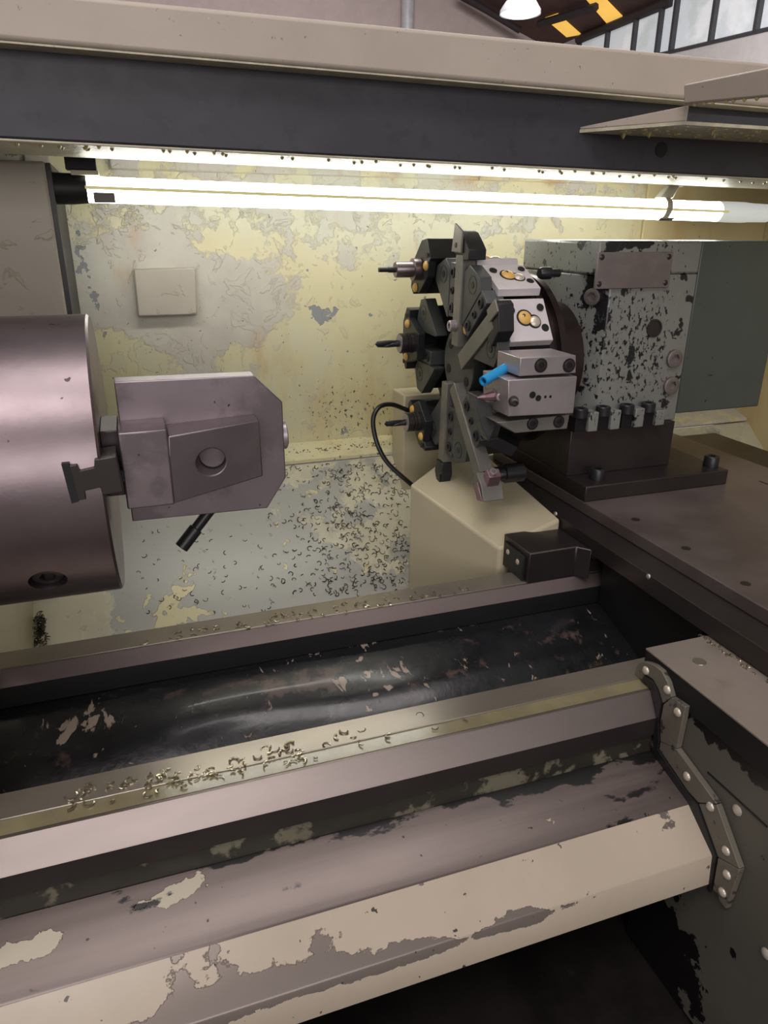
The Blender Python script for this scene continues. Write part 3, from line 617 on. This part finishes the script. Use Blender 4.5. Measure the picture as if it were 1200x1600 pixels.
# ================================================================== turret disc
TX = .475
def T(x, r, s, th):
    t = math.radians(th); return Vector((TX+x, TCY-r*math.sin(t)-s*math.cos(t), TCZ+r*math.cos(t)-s*math.sin(t)))
def U(th): t = math.radians(th); return Vector((0, -math.sin(t), math.cos(t)))
def S(th): t = math.radians(th); return Vector((0, -math.cos(t), -math.sin(t)))
def tblock(bm, x0, x1, poly, th):
    A = [T(x0, r, s, th) for r, s in poly]; B = [T(x1, r, s, th) for r, s in poly]
    va = [bm.verts.new(v) for v in A]; vb = [bm.verts.new(v) for v in B]; n = len(poly)
    bm.faces.new(va); bm.faces.new(vb[::-1])
    for i in range(n): bm.faces.new([va[i], vb[i], vb[(i+1) % n], va[(i+1) % n]])
PH = 2.0; TD = .0895
tu = thing('tool_turret', 'eight station tool turret disc of dark wedge plates facing the chuck', 'turret', (TX+.05, TCY, TCZ-.17))
bm = newbm(); tblock(bm,   .034, TD-.001, [(.138/math.cos(math.pi/8)*math.cos(math.pi/8+i*math.pi/4), .138/math.cos(math.pi/8)*math.sin(math.pi/8+i*math.pi/4)) for i in range(8)], PH); obj('disc', bm, 'turret_dark', tu)
bm = newbm(); lathe(bm, T(.0335, 0, 0, 0), (-1, 0, 0), [(0, .056), (.0195, .056), (.0205, .055), (.0205, 0)], 48); obj('hub', bm, 'turret_face', tu)
for a in (68, 128, 188, 248, 308, 8): disc(T(.0128, .040, 0, a), (-1, 0, 0), .0075, tu)
SLO, SHI = -.022, .0295
for k in range(8):
    th = PH+45*k
    # wedge between slot k and slot k+1, expressed about its own middle angle
    m = th+22.5; h = math.radians(22.5)
    RI = .158
    def edge(r, side):
        # slot k right edge (s=SHI about th) seen from m ; slot k+1 left edge (s=SLO about th+45)
        if side == 0:
            q = U(th)*r+S(th)*SHI
        else:
            q = U(th+45)*r+S(th+45)*SLO
        return (q.dot(U(m)), q.dot(S(m)))
    def meet():
        best = None
        for i in range(400):
            r = .02+i*.0004; a, b = edge(r, 0), edge(r, 1)
            if b[1]-a[1] > .004: return r
        return .07
    r0 = meet(); a0, b0 = edge(r0, 0), edge(r0, 1)
    def at(rr, side):
        lo, hi = r0, .25
        for _ in range(40):
            mid = (lo+hi)/2
            if edge(mid, side)[0] < rr: lo = mid
            else: hi = mid
        return edge(lo, side)
    a1, b1 = at(RI-.018, 0), at(RI-.018, 1)
    poly = [a0, a1, (RI, a1[1]+.012), (RI, b1[1]-.012), b1, b0]
    a2, b2 = at(.126, 0), at(.126, 1)
    bm = newbm(); tblock(bm, .0192, TD, [a0, a2, (.144, a2[1]+.010), (.144, b2[1]-.010), b2, b0], m); obj('wedge_body', bm, 'turret_dark', tu, bevel=.0008)
    bm = newbm(); tblock(bm, 0, .019, poly, m); wd = obj('wedge_plate', bm, 'turret_face' if True else '', tu, bevel=.0008)
    # large flush screw in the plate
    sp = T(-.0002, .138, (a1[1]+b1[1])/2+.004, m)
    inst('flush_screw', 'flush', lambda bm: lathe(bm, (0, 0, -.001), (0, 0, 1), [(0, .0135), (.0012, .0135), (.0012, .0118), (.0004, .0115), (.0006, .005), (.0016, .0048), (.0016, 0)], 24), sp, (-1, 0, 0), 'black_oxide', wd)
    # coolant plate on the rim
    if k < 3:
        smid = 0.0; RI = .146; ms = m; m = (30.0, 59.0, 0.0)[k]; n = U(m)
        bm = newbm(); tblock(bm, .020, TD-.002, [(RI+.0002, smid-.035), (RI+.008, smid-.031), (RI+.0112, smid+.033), (RI+.0002, smid+.036)], m); cp = obj('coolant_plate', bm, 'plate_steel', tu, bevel=.0008)
        ro = RI+.0100
        bm = newbm(); lathe(bm, T(.050, ro+.0004, smid-.002, m), -n, [(0, .0125), (.0012, .0125)], 20); lathe(bm, T(.064, ro+.0004, smid+.004, m), -n, [(0, .0105), (.0012, .0105)], 20); obj('nozzle_recess', bm, 'hole_black', cp)
        bm = newbm(); lathe(bm, T(.050, ro-.001, smid-.002, m), n, [(0, .0105), (.002, .0100), (.004, .0075), (.0052, .004), (.0055, 0)], 18); nb = obj('nozzle_ball', bm, 'nozzle_yellow', cp)
        disc(T(.047, ro+.0036, smid-.004, m), (n+Vector((-.35, 0, 0))).normalized(), .0026, nb)
        bm = newbm(); lathe(bm, T(.065, ro-.001, smid+.004, m), n, [(0, .0085), (.002, .0080), (.004, .0055), (.0047, 0)], 18); obj('nozzle_ball', bm, 'rivet_steel', cp)
        disc(T(.031, ro+.0002, smid-.014, m), n, .0058, cp); disc(T(.079, ro+.0002, smid+.014, m), n, .0058, cp)
        disc(T(.078, ro+.0002, smid-.017, m), n, .0054, cp)
    # clamp bar in the occupied slots, screws in it
    if k in (0, 1, 3, 4, 6):
        bm = newbm(); lo_r = .070 if k != 6 else .085
        tblock(bm, .0005, .030, [(lo_r, SLO+.001), (.150, SLO+.001), (.150, .002), (lo_r, .002)], th); cbar = obj('clamp_bar', bm, 'turret_face', tu, bevel=.001)
        for j, rr in enumerate((lo_r+.014, (lo_r+.15)/2, .136)):
            bolt(T(.0012, rr, (SLO+.003)/2, th), (-1, 0, 0), .0082 if j != 1 else .0058, .0032, cbar, 'black_oxide')

# ---------------------------------------------------------------- turning tools
def turning_tool(th, r0, r1, label, style, sw=.025, proud=.006):
    t = thing('turning_tool', label, 'turning tool', T(.01, r0, .006, th), 'turning tools in the turret slots')
    s0, s1 = .0035, .0035+sw
    bm = newbm(); tblock(bm, -proud, .019, [(r0, s0), (r1, s0), (r1, s1), (r0, s1)], th); obj('shank', bm, 'tool_steel', t, bevel=.0008)
    return t, s0, s1
t, s0, s1 = turning_tool(PH, .030, .163, 'long vertical turning tool pointing straight up at the turret top', 0, .024, .003)
bm = newbm(); tblock(bm, -.004, .024, [(.1635, s0-.004), (.196, s0+.004), (.194, s0+.016), (.182, s1+.010), (.172, s1+.022), (.158, s1+.022), (.156, s1+.002), (.1635, s1+.001)], PH); obj('head', bm, 'black_oxide', t, bevel=.001)
bm = newbm(); tblock(bm, -.0075, -.0043, [(.166, s0-.008), (.206, s0+.000), (.196, s0+.027), (.166, s0+.026)], PH); ins = obj('insert', bm, 'tool_steel', t, bevel=.0008)
disc(T(-.0077, .176, s0+.008, PH), (-1, 0, 0), .0036, ins)
bolt(T(-.0031, .060, (s0+s1)/2-.002, PH), (-1, 0, 0), .0085, .010, t, 'steel_bright')
bm = newbm(); lathe(bm, T(.010, .058, s1+.012, PH), (-1, 0, 0), [(0, .010), (.004, .0095), (.008, .007), (.010, 0)], 16); obj('nozzle_ball', bm, 'nozzle_yellow', tu)
th = PH+51
t, s0, s1 = turning_tool(th, .034, .160, 'turning tool angled up toward the front with a broad dark head', 1, .026, .003)
bm = newbm(); tblock(bm, -.006, .018, [(.1605, s0-.002), (.184, s0-.001), (.188, s0+.008), (.172, s1+.014), (.142, s1+.020), (.140, s1+.001), (.1605, s1+.001)], th); obj('head', bm, 'black_oxide', t, bevel=.001)
bm = newbm(); tblock(bm, -.009, -.0063, [(.160, s0+.000), (.188, s0+.000), (.187, s0+.018), (.160, s0+.018)], th); obj('insert', bm, 'tool_steel', t, bevel=.0006)
th = PH+135
t, s0, s1 = turning_tool(th, .034, .190, 'turning tool slanting down to the front with clamped purple insert', 2, .022, .003)
bm = newbm(); tblock(bm, -.009, .026, [(.1905, s0), (.214, s0-.002), (.236, s0+.006), (.210, s1+.002), (.1905, s1)], th); obj('head', bm, 'tool_steel', t, bevel=.001)
bm = newbm(); tblock(bm, -.012, -.0095, [(.205, s0+.002), (.236, s0+.004), (.228, s0+.018), (.205, s0+.016)], th); obj('insert', bm, 'insert_gold', t, bevel=.0006)
bm = newbm(); tblock(bm, .0, .020, [(.194, s0-.016), (.208, s0-.018), (.216, s0-.001), (.196, s0-.001)], th); obj('clamp', bm, 'insert_gold', t, bevel=.001)
bolt(T(.008, .200, s0-.0165, th), -S(th), .0055, .005, t, 'steel_bright')
th = PH+180
t, s0, s1 = turning_tool(th, .034, .168, 'turning tool hanging straight down with a diamond shaped dark tip', 3, .022, .003)
bm = newbm(); tblock(bm, -.006, .012, [(.1685, s0-.002), (.188, s0-.006), (.226, s0+.008), (.190, s1+.005), (.1685, s1)], th); obj('head', bm, 'black_oxide', t, bevel=.001)
bm = newbm(); tblock(bm, -.0085, -.0063, [(.188, s0+.001), (.204, s0-.001), (.228, s0+.008), (.204, s1-.004)], th); obj('insert', bm, 'steel_dark', t, bevel=.0005)
# dark boring bar head under the front block (points away to the right)
bb = thing('boring_bar', 'black boring tool hidden below the front tool block', 'boring bar', T(.04, .15, 0, 120))
bm = newbm(); hexa(bm, [onY(747, 693, .93), onY(800, 714, .93), onY(810, 700, .93), onY(757, 672, .93)]+[v+Vector((.03, .05, -.0)) for v in (onY(747, 693, .93), onY(800, 714, .93), onY(810, 700, .93), onY(757, 672, .93))]); obj('body', bm, 'black_oxide', bb, bevel=.002)
bm = newbm(); q = onY(770, 742, .95); lathe(bm, q, (1, -.05, .02), [(0, .010), (.004, .012), (.018, .012), (.019, .015), (.05, .015)], 20); obj('knurled_collar', bm, 'black_oxide', bb)

# ---------------------------------------------------------------- drill holders on the rear rim
def drill_mesh(bm, p, length, r):
    n, seg = 48, 16; rings = []
    for i in range(n+1):
        t = i/n; tw = t*length/(r*6.5)*2*math.pi/2; taper = 1.0 if t < .9 else max(.05, (1-t)/.1)
        ring = []
        for k in range(seg):
            a = 2*math.pi*k/seg; rr = r*taper*(1.0 if t < .12 else (.62+.38*abs(math.cos(a))**.5))
            ring.append(bm.verts.new(Vector(p)+Vector((-t*length, rr*math.cos(a+tw), rr*math.sin(a+tw)))))
        rings.append(ring)
    for A, B in zip(rings, rings[1:]):
        for k in range(seg): bm.faces.new([A[k], A[(k+1) % seg], B[(k+1) % seg], B[k]])
    bm.faces.new(rings[0][::-1]); bm.faces.new(rings[-1])
def holder(px, py, style, th, label):
    q = onX(px, py, .452); dv = Vector((0, q.y-TCY, q.z-TCZ)); r = dv.length; th = math.degrees(math.atan2(-dv.y, dv.z))
    t = thing('drill_holder', label, 'drill holder', T(0, r-.03, 0, th), 'drill holders on the turret rim')
    bm = newbm(); rb = r-.014
    if style == 'mill':
        poly = [(.1615, -.050), (.176, -.052), (.204, -.028), (.208, .030), (.196, .050), (.1615, .046)]
    else:
        poly = [(.1615, -.052), (.170, -.054), (.186, -.030), (.190, .028), (.176, .054), (.1615, .052)]
    tblock(bm, -.012, .078, poly, th); obj('block', bm, 'black_oxide', t, bevel=.0012)
    bm = newbm(); tblock(bm, -.014, -.0005, [(r-.030, -.022), (.161, -.040), (.161, .040), (r-.030, .022)], th); obj('front_plate', bm, 'black_oxide', t, bevel=.001)
    cx = .475-.0142
    if style == 'mill':
        bm = newbm(); lathe(bm, (cx, q.y, q.z), (-1, 0, 0), [(0, .0175), (.012, .0175), (.013, .0125), (.040, .0125), (.042, .0115), (.042, 0)], 28); obj('sleeve', bm, 'steel_chuck', t)
        bm = newbm(); lathe(bm, (cx-.042, q.y, q.z), (-1, 0, 0), [(0, .0045), (.012, .0045), (.012, .0038), (.028, .0038), (.028, 0)], 14); obj('end_mill', bm, 'black_oxide', t)
        disc(T(.02, .2066, .0, th), U(th), .009, t)
    else:
        bm = newbm(); lathe(bm, (cx, q.y, q.z), (-1, 0, 0), [(0, .017), (.005, .017), (.0055, .0150), (.007, .0150), (.0075, .017), (.0105, .017), (.011, .0150), (.0125, .0150), (.013, .017), (.021, .017), (.022, .016), (.022, 0)], 28); obj('collet_nut', bm, 'steel_dark', t)
        disc((cx-.0222, q.y, q.z), (-1, 0, 0), .0155, t, 'steel_bright', 'nut_face')
        bm = newbm(); drill_mesh(bm, (cx-.022, q.y, q.z), .044 if style == 'drill' else .040, .0062 if style == 'drill' else .0055); obj('twist_drill', bm, 'black_oxide', t)
    for sg in (-1, 1):
        p = T(-.0142, .160, sg*.029, th); bm = newbm(); lathe(bm, p, (-1, 0, 0), [(0, .0075), (.002, .0072), (.004, .005), (.005, 0)], 16); obj('nozzle_ball', bm, 'nozzle_yellow', t)
        disc(T(-.0143, .172, sg*.040, th), (-1, 0, 0), .004, t)
    return t
holder(647, 421, 'mill', 319, 'dark holder with a small end mill in a bright sleeve, topmost of three')
holder(635, 536, 'drill', 274, 'dark holder with a twist drill level with the turret hub, middle of three')
holder(645, 659, 'stub', 225, 'dark holder with a short twist drill, lowest of three above the cable')

# ---------------------------------------------------------------- bright front tool block
YK = .80
fb = thing('front_tool_block', 'bright machined steel tool block clamped on the front station of the turret', 'tool block', (.5, .83, -.245))
def yb(name, corners, y0, y1, material='steel_bright', bev=.001):
    q = [onY(px, py, y0) for px, py in corners]; bm = newbm()
    hexa(bm, [v for v in q]+[Vector((v.x, y1, v.z)) for v in q]); return obj(name, bm, material, fb, bevel=bev)
ub = yb('upper_clamp', ((813, 559), (900, 555), (900, 583), (811, 588)), YK, .8605)
for px in (845, 889):
    p = onY(px, 571, YK); disc((p.x, YK, p.z), (0, -1, 0), .0092, ub, 'hole_black', 'counterbore'); bolt((p.x, YK+.0006, p.z), (0, -1, 0), .0074, .0022, ub, 'steel_dark')
lb = yb('lower_block', ((794, 594), (902, 588), (896, 646), (794, 651)), YK-.003, .868)
for px, py, r in ((832, 617, .0045), (841, 622, .0040), (852, 620, .0018), (860, 619.5, .0018)):
    p = onY(px, py, YK-.003); disc((p.x, YK-.003, p.z), (0, -1, 0), r, lb)
p = onY(802, 626, YK-.003); bm = newbm(); lathe(bm, (p.x, YK-.0028, p.z), (-.35, -1, .0), [(0, .0066), (.003, .0066), (.003, .0052), (.012, .0052), (.0125, .003), (.009, .003)], 18); obj('hollow_stud', bm, 'steel_dark', lb)
q4 = [onY(px, py, YK+.008) for px, py in ((776, 660), (890, 648), (886, 670), (805, 677))]
bm = newbm(); hexa(bm, [v for v in q4]+[Vector((v.x, .875, v.z)) for v in q4]); lw = obj('lower_clamp', bm, 'tool_steel', fb, bevel=.001)
for px, py in ((832, 662), (873, 659)):
    p = onY(px, py, YK+.008); disc((p.x, YK+.008, p.z), (0, -1, 0), .0085, lw, 'hole_black', 'counterbore'); bolt((p.x, YK+.0086, p.z), (0, -1, 0), .0070, .0022, lw, 'steel_dark')
lf = onY(768, 606, .85)
bm = newbm(); hexa(bm, [onY(794, 594, YK-.002), onY(794, 650, YK-.002), onY(770, 640, .845), onY(773, 592, .845)]+[v+Vector((.012, .01, 0)) for v in (onY(794, 594, YK-.002), onY(794, 650, YK-.002), onY(770, 640, .845), onY(773, 592, .845))]); obj('side_cheek', bm, 'steel_bright', fb, bevel=.0008)
tp = onY(768, 619, .835)
bm = newbm(); lathe(bm, onY(782, 617, .835), (tp-onY(782, 617, .835))+Vector((-.006, 0, 0)), [(0, .011), (.006, .011), (.010, .007), (.024, .0045), (.034, .0008)], 8); obj('insert', bm, 'insert_gold', fb, smooth=False)
bolt(onY(781, 620, .823), (-.5, -1, 0), .005, .003, fb, 'steel_bright')
bm = newbm(); prism(bm, [(v.x, v.z) for v in (onY(752, 664, .84), onY(739, 616, .84), onY(766, 631, .84), onY(775, 662, .84), onY(764, 690, .84))], .84, .858, 'Y'); obj('guard_plate', bm, 'turret_face', fb, bevel=.001)
bt = thing('blue_tube', 'short bright blue plastic tube by the front tool block', 'tube', onY(770, 590, .828))
bm = newbm(); a, b = onY(755, 596, .82), onY(790, 575, .84); lathe(bm, a, b-a, [(.003, .0035), (0, .0045), (0, .0066), ((b-a).length, .0066), ((b-a).length, 0)], 20, cap=False); obj('sleeve', bm, 'blue_plastic', bt)
bm = newbm(); sweep(bm, spline([onY(757, 602, .821), onY(760, 608, .822), onY(770, 606, .826), onY(776, 612, .83)], 6), .0009, 8); obj('wire', bm, 'steel_bright', bt)

# ================================================================== tank guard, post, cable
tk = thing('saddle_guard', 'cream sheet metal guard with sloping top behind the saddle', 'guard', (.5, 1.0, -.6))
bm = newbm()
top = [(.415, 1.06, -.397), (.495, .885, -.452), (.598, .885, -.416), (.598, 1.15, -.385), (.523, 1.15, -.383)]
vt = [bm.verts.new(v) for v in top]; vb = [bm.verts.new((x, y, trayz(y)+.002)) for x, y, z in top]
for f in ((0, 1, 2), (0, 2, 3), (0, 3, 4)): bm.faces.new([vt[i] for i in f])
bm.faces.new(vb)
for i in range(5): j = (i+1) % 5; bm.faces.new([vt[i], vt[j], vb[j], vb[i]])
obj('sheet', bm, 'tank_paint', tk, bevel=.004, seg=3)
po = thing('junction_post', 'narrow cream box standing behind the turret with a cable', 'box', (.49, 1.2, -.5))
bm = newbm(); box(bm, .468, .57, 1.235, 1.30, -.50, -.285); obj('casing', bm, 'tank_paint', po, bevel=.003)
ca = thing('black_cable', 'looping black cable from the cream box down to the guard', 'cable', (.44, 1.19, -.42))
bm = newbm(); sweep(bm, spline([onY(648, 646, 1.19), onY(632, 639, 1.185), onY(612, 632, 1.18), onY(594, 635, 1.175), onY(584, 650, 1.17), onY(584, 672, 1.165), onY(592, 700, 1.155), onY(608, 726, 1.145), onY(638, 753, 1.132), onY(652, 764, 1.135)], 8), .0042, 10); obj('sheath', bm, 'cable_black', ca)

# ================================================================== swarf and coolant
def curl(bm, p, n, size, w):
    n = Vector(n).normalized(); u = n.orthogonal().normalized(); v = n.cross(u); a0 = random.uniform(0, 6.28); sp = random.uniform(1.5, 4.2)
    pts = []; m = 6; lift = random.uniform(-.2, .4)
    for i in range(m+1):
        a = a0+sp*i/m; r = size*(1-.25*i/m)
        pts.append(Vector(p)+(u*math.cos(a)+v*math.sin(a))*r+n*(w+size*lift*abs(i/m-.5)))
    sweep(bm, pts, w, 4)
bm = newbm(); tn = Vector((0, -SL, 1)).normalized()
def onTray(px, py):
    d = ray(px, py); t = (-.418-SL*1.30)/(d.z-SL*d.y); return d*t
for i in range(560):
    while True:
        px, py = random.gauss(560, 75), random.uniform(725, 930)
        if 395 < px < 638 and random.random() < (.25+.75*min(1, max(0, (px-400)/130))): break
    curl(bm, onTray(px, py), tn, random.uniform(.0025, .0055), random.uniform(.0005, .0009))
for i in range(60):
    curl(bm, onTray(random.uniform(210, 430), random.uniform(830, 960)), tn, random.uniform(.002, .005), .0006)
o = obj('tray_swarf', bm, 'swarf_dark'); tag(o, 'scattered curly metal swarf on the sloping chip guard', 'swarf', kind='stuff')
bm = newbm()
for i in range(90):
    p = onY(random.uniform(450, 660), random.uniform(684, 718), 1.33); z = -.394-.019*(YB-p.y)/.057
    curl(bm, (p.x, 1.33+random.uniform(-.02, .02), -.402), (0, -.3, 1), random.uniform(.001, .003), .0006)
o = obj('ledge_swarf', bm, 'swarf_dark'); tag(o, 'fine swarf specks along the ledge of the back wall', 'swarf', kind='stuff')
bm = newbm()
for i in range(90):
    px = random.gauss(330, 150); base = 1240-.208*px
    if px < 90 or px > 800: continue
    p = onZ(px, base+random.uniform(18, 52)-px*.01, ZR); curl(bm, (p.x, max(.549, min(.598, p.y)), ZR-.0005), (0, 0, 1), random.uniform(.002, .006), random.uniform(.0006, .0013))
o = obj('front_rail_swarf', bm, 'swarf'); tag(o, 'shiny curls of swarf and coolant on the front rail', 'swarf', kind='stuff')
bm = newbm()
for i in range(70):
    px = random.uniform(220, 720); x = onZ(px, 1040-.177*px, ZR).x
    curl(bm, (x, .824+random.uniform(-.004, .02), ZR), (0, 0, 1), random.uniform(.002, .006), random.uniform(.0006, .0011))
o = obj('rear_rail_swarf', bm, 'swarf'); tag(o, 'swarf curls caught along the rear rail', 'swarf', kind='stuff')
bm = newbm()
for i in range(160):
    t = random.random(); c = onTray(62, 965).lerp(onTray(64, 1012), t); rr = .012*(.3+abs(t-.3))
    curl(bm, c+Vector((random.gauss(0, rr*.6), 0, random.gauss(0, rr*.5)+.004)), (random.gauss(0, 1), random.gauss(0, 1), 1), random.uniform(.002, .005), .0007)
o = obj('corner_swarf', bm, 'swarf_dark'); tag(o, 'dark clump of swarf in the corner below the chuck', 'swarf', kind='stuff')
bm = newbm()
for i in range(40):
    px, py = random.uniform(1070, 1200), 0
    x = .598+random.uniform(-.006, .001); y = random.uniform(.46, .57); curl(bm, (x, y, -.4425), (0, 0, 1), random.uniform(.001, .003), .0006)
o = obj('wing_swarf', bm, 'swarf'); tag(o, 'tiny bright swarf along the edge of the front saddle wing', 'swarf', kind='stuff')
bm = newbm()
for i in range(220):
    curl(bm, (random.gauss(.2, .12), random.gauss(.36, .05), -.8495), (0, 0, 1), random.uniform(.003, .007), .001)
o = obj('pan_swarf', bm, 'swarf'); tag(o, 'loose swarf lying in the dark chip pan', 'swarf', kind='stuff')

# ================================================================== workshop background
YW = 11.3
bm = newbm(); box(bm, -8, 9, YW, YW+.2, -1.3, 6.5); wf = struct('wall_far', bm, 'shop_wall', 'pale pinkish far wall of the workshop')
p = onY(645, 10, YW-.3); pipe = tag(obj('conduit_pipe', (lambda b: (cyl(b, (p.x, YW-.1, -1.3), (p.x, YW-.1, 3.3), .09, seg=16), b)[1])(newbm()), 'conduit'), 'pale vertical pipe on the far workshop wall', 'pipe')
# roof: sloping boards with rafters and yellow skylights
XR = 6.6
ra0, rb0 = onY(735, -2, YW-.4), onY(805, 44, YW-.4)
bm = newbm()
e1 = onX(905, 57, XR); e2 = onX(1075, -20, XR)
dirv = (e2-e1)
rp = onY(740, 0, YW-.2)
A = e1+dirv*-.8; B = e1+dirv*2.5; Cc = Vector((rp.x, YW-.2, rp.z)); nrm = dirv.cross(Cc-e1).normalized()
if nrm.z < 0: nrm = -nrm
Ru = (Cc-e1)-dirv.normalized()*((Cc-e1).dot(dirv.normalized())); 
RA = e1-dirv*1.2; RB = e1+dirv*2.2
bm = newbm(); hexa(bm, [RA, RB, RB+Ru*2.2, RA+Ru*2.2]+[v+nrm*.1 for v in (RA, RB, RB+Ru*2.2, RA+Ru*2.2)]); roof = struct('ceiling_workshop', bm, 'roof_board', 'dark brown sloping workshop roof boards')
def onRoof(px, py):
    d = ray(px, py); return d*(e1.dot(nrm)/d.dot(nrm))
for k, qd in enumerate((((852, 27), (872, 20), (908, 52), (886, 56)), ((916, -4), (944, -6), (976, 27), (952, 38)))):
    q = [onRoof(*p_)-nrm*.02 for p_ in qd]; bm = newbm(); hexa(bm, q+[v+nrm*.015 for v in q]); obj('skylight', bm, 'skylight', roof)
for t_ in (.0, ):
    q0, q1 = onRoof(845, 28), onRoof(935, 0); bm = newbm(); sweep(bm, [q0-nrm*.08, q1-nrm*.08], .05, 6); obj('purlin', bm, 'roof_beam', roof)
q0, q1 = onRoof(905, 56), onRoof(1052, -6); bm = newbm(); sweep(bm, [q0-nrm*.05, q1-nrm*.05], .06, 6); obj('purlin', bm, 'roof_beam', roof)
a, b = onY(715, -12, YW-.35), onY(812, 47, YW-.35); bm = newbm(); sweep(bm, [a, b], .05, 8); tag(obj('gable_edge', bm, 'roof_beam'), 'thin dark diagonal brace before the far wall', 'verge')  # dark line added along the gable edge of the roof
# hanging lamp
pl_ = onY(813, 18, 6.5); hl = thing('pendant_lamp', 'round high bay pendant lamp hanging from the workshop roof', 'lamp', pl_)
bm = newbm(); lathe(bm, pl_+Vector((0, 0, -.02)), (0, 0, 1), [(0, .175), (.03, .172), (.09, .13), (.14, .06), (.20, .05), (.26, .03)], 32, cap=False); obj('shade', bm, 'lamp_enamel', hl)
bm = newbm(); lathe(bm, pl_+Vector((0, 0, -.035)), (0, 0, 1), [(0, 0), (.004, .12), (.02, .165)], 32, cap=False); obj('lens', bm, 'lamp_glow', hl)
bm = newbm(); cyl(bm, pl_+Vector((0, 0, .23)), pl_+Vector((0, 0, 1.6)), .012, seg=8); obj('cord', bm, 'conduit', hl)
# right side wall with glazed mezzanine
w1, w2 = onX(1062, 78, XR), onX(1215, 42, XR)
def sill(y): return w1.z+(w2.z-w1.z)*(y-w1.y)/(w2.y-w1.y)
yA, yBk = 1.5, YW
bm = newbm(); hexa(bm, [(XR, yA, -1.3), (XR, yBk, -1.3), (XR+.2, yBk, -1.3), (XR+.2, yA, -1.3), (XR, yA, sill(yA)), (XR, yBk, sill(yBk)), (XR+.2, yBk, sill(yBk)), (XR+.2, yA, sill(yA))])
struct('wall_workshop_right', bm, 'shop_white', 'white lower wall under the mezzanine windows')
mull = (905, 948, 990, 1028, 1050, 1110, 1178, 1240)
def winpt(px, top):
    # bottom on the sill line, top on the eave line, in the plane X = XR
    d = ray(px, 60); y = XR/d.x*d.y
    return y
ys = [winpt(px, 0) for px in mull]
def eave(y): return e1.z+(e2.z-e1.z)*(y-e1.y)/(e2.y-e1.y)
for i in range(len(ys)-1):
    y1, y0 = ys[i], ys[i+1]; 
    zb0, zb1 = sill(y0), sill(y1); zt0_, zt1 = max(zb0+.05, eave(y0)), max(zb1+.05, eave(y1))
    bm = newbm(); hexa(bm, [(XR+.04, y0, zb0), (XR+.04, y1, zb1), (XR+.06, y1, zb1), (XR+.06, y0, zb0), (XR+.04, y0, zt0_), (XR+.04, y1, zt1), (XR+.06, y1, zt1), (XR+.06, y0, zt0_)])
    wn = struct('window_%d' % (i+1), bm, 'window_glass', 'tall mezzanine window pane behind the machine, number %d from the roof end' % (i+1))
    bm = newbm(); box(bm, XR-.02, XR+.07, y1-.022, y1+.022, zb1, zt1); obj('mullion', bm, 'window_frame', wn)
    bm = newbm(); sweep(bm, [(XR, y0, zb0), (XR, y1, zb1)], .022, 6); obj('sill_bar', bm, 'window_frame', wn)

# lift everything onto the workshop floor
for o in TOP:
    o.location.z += H
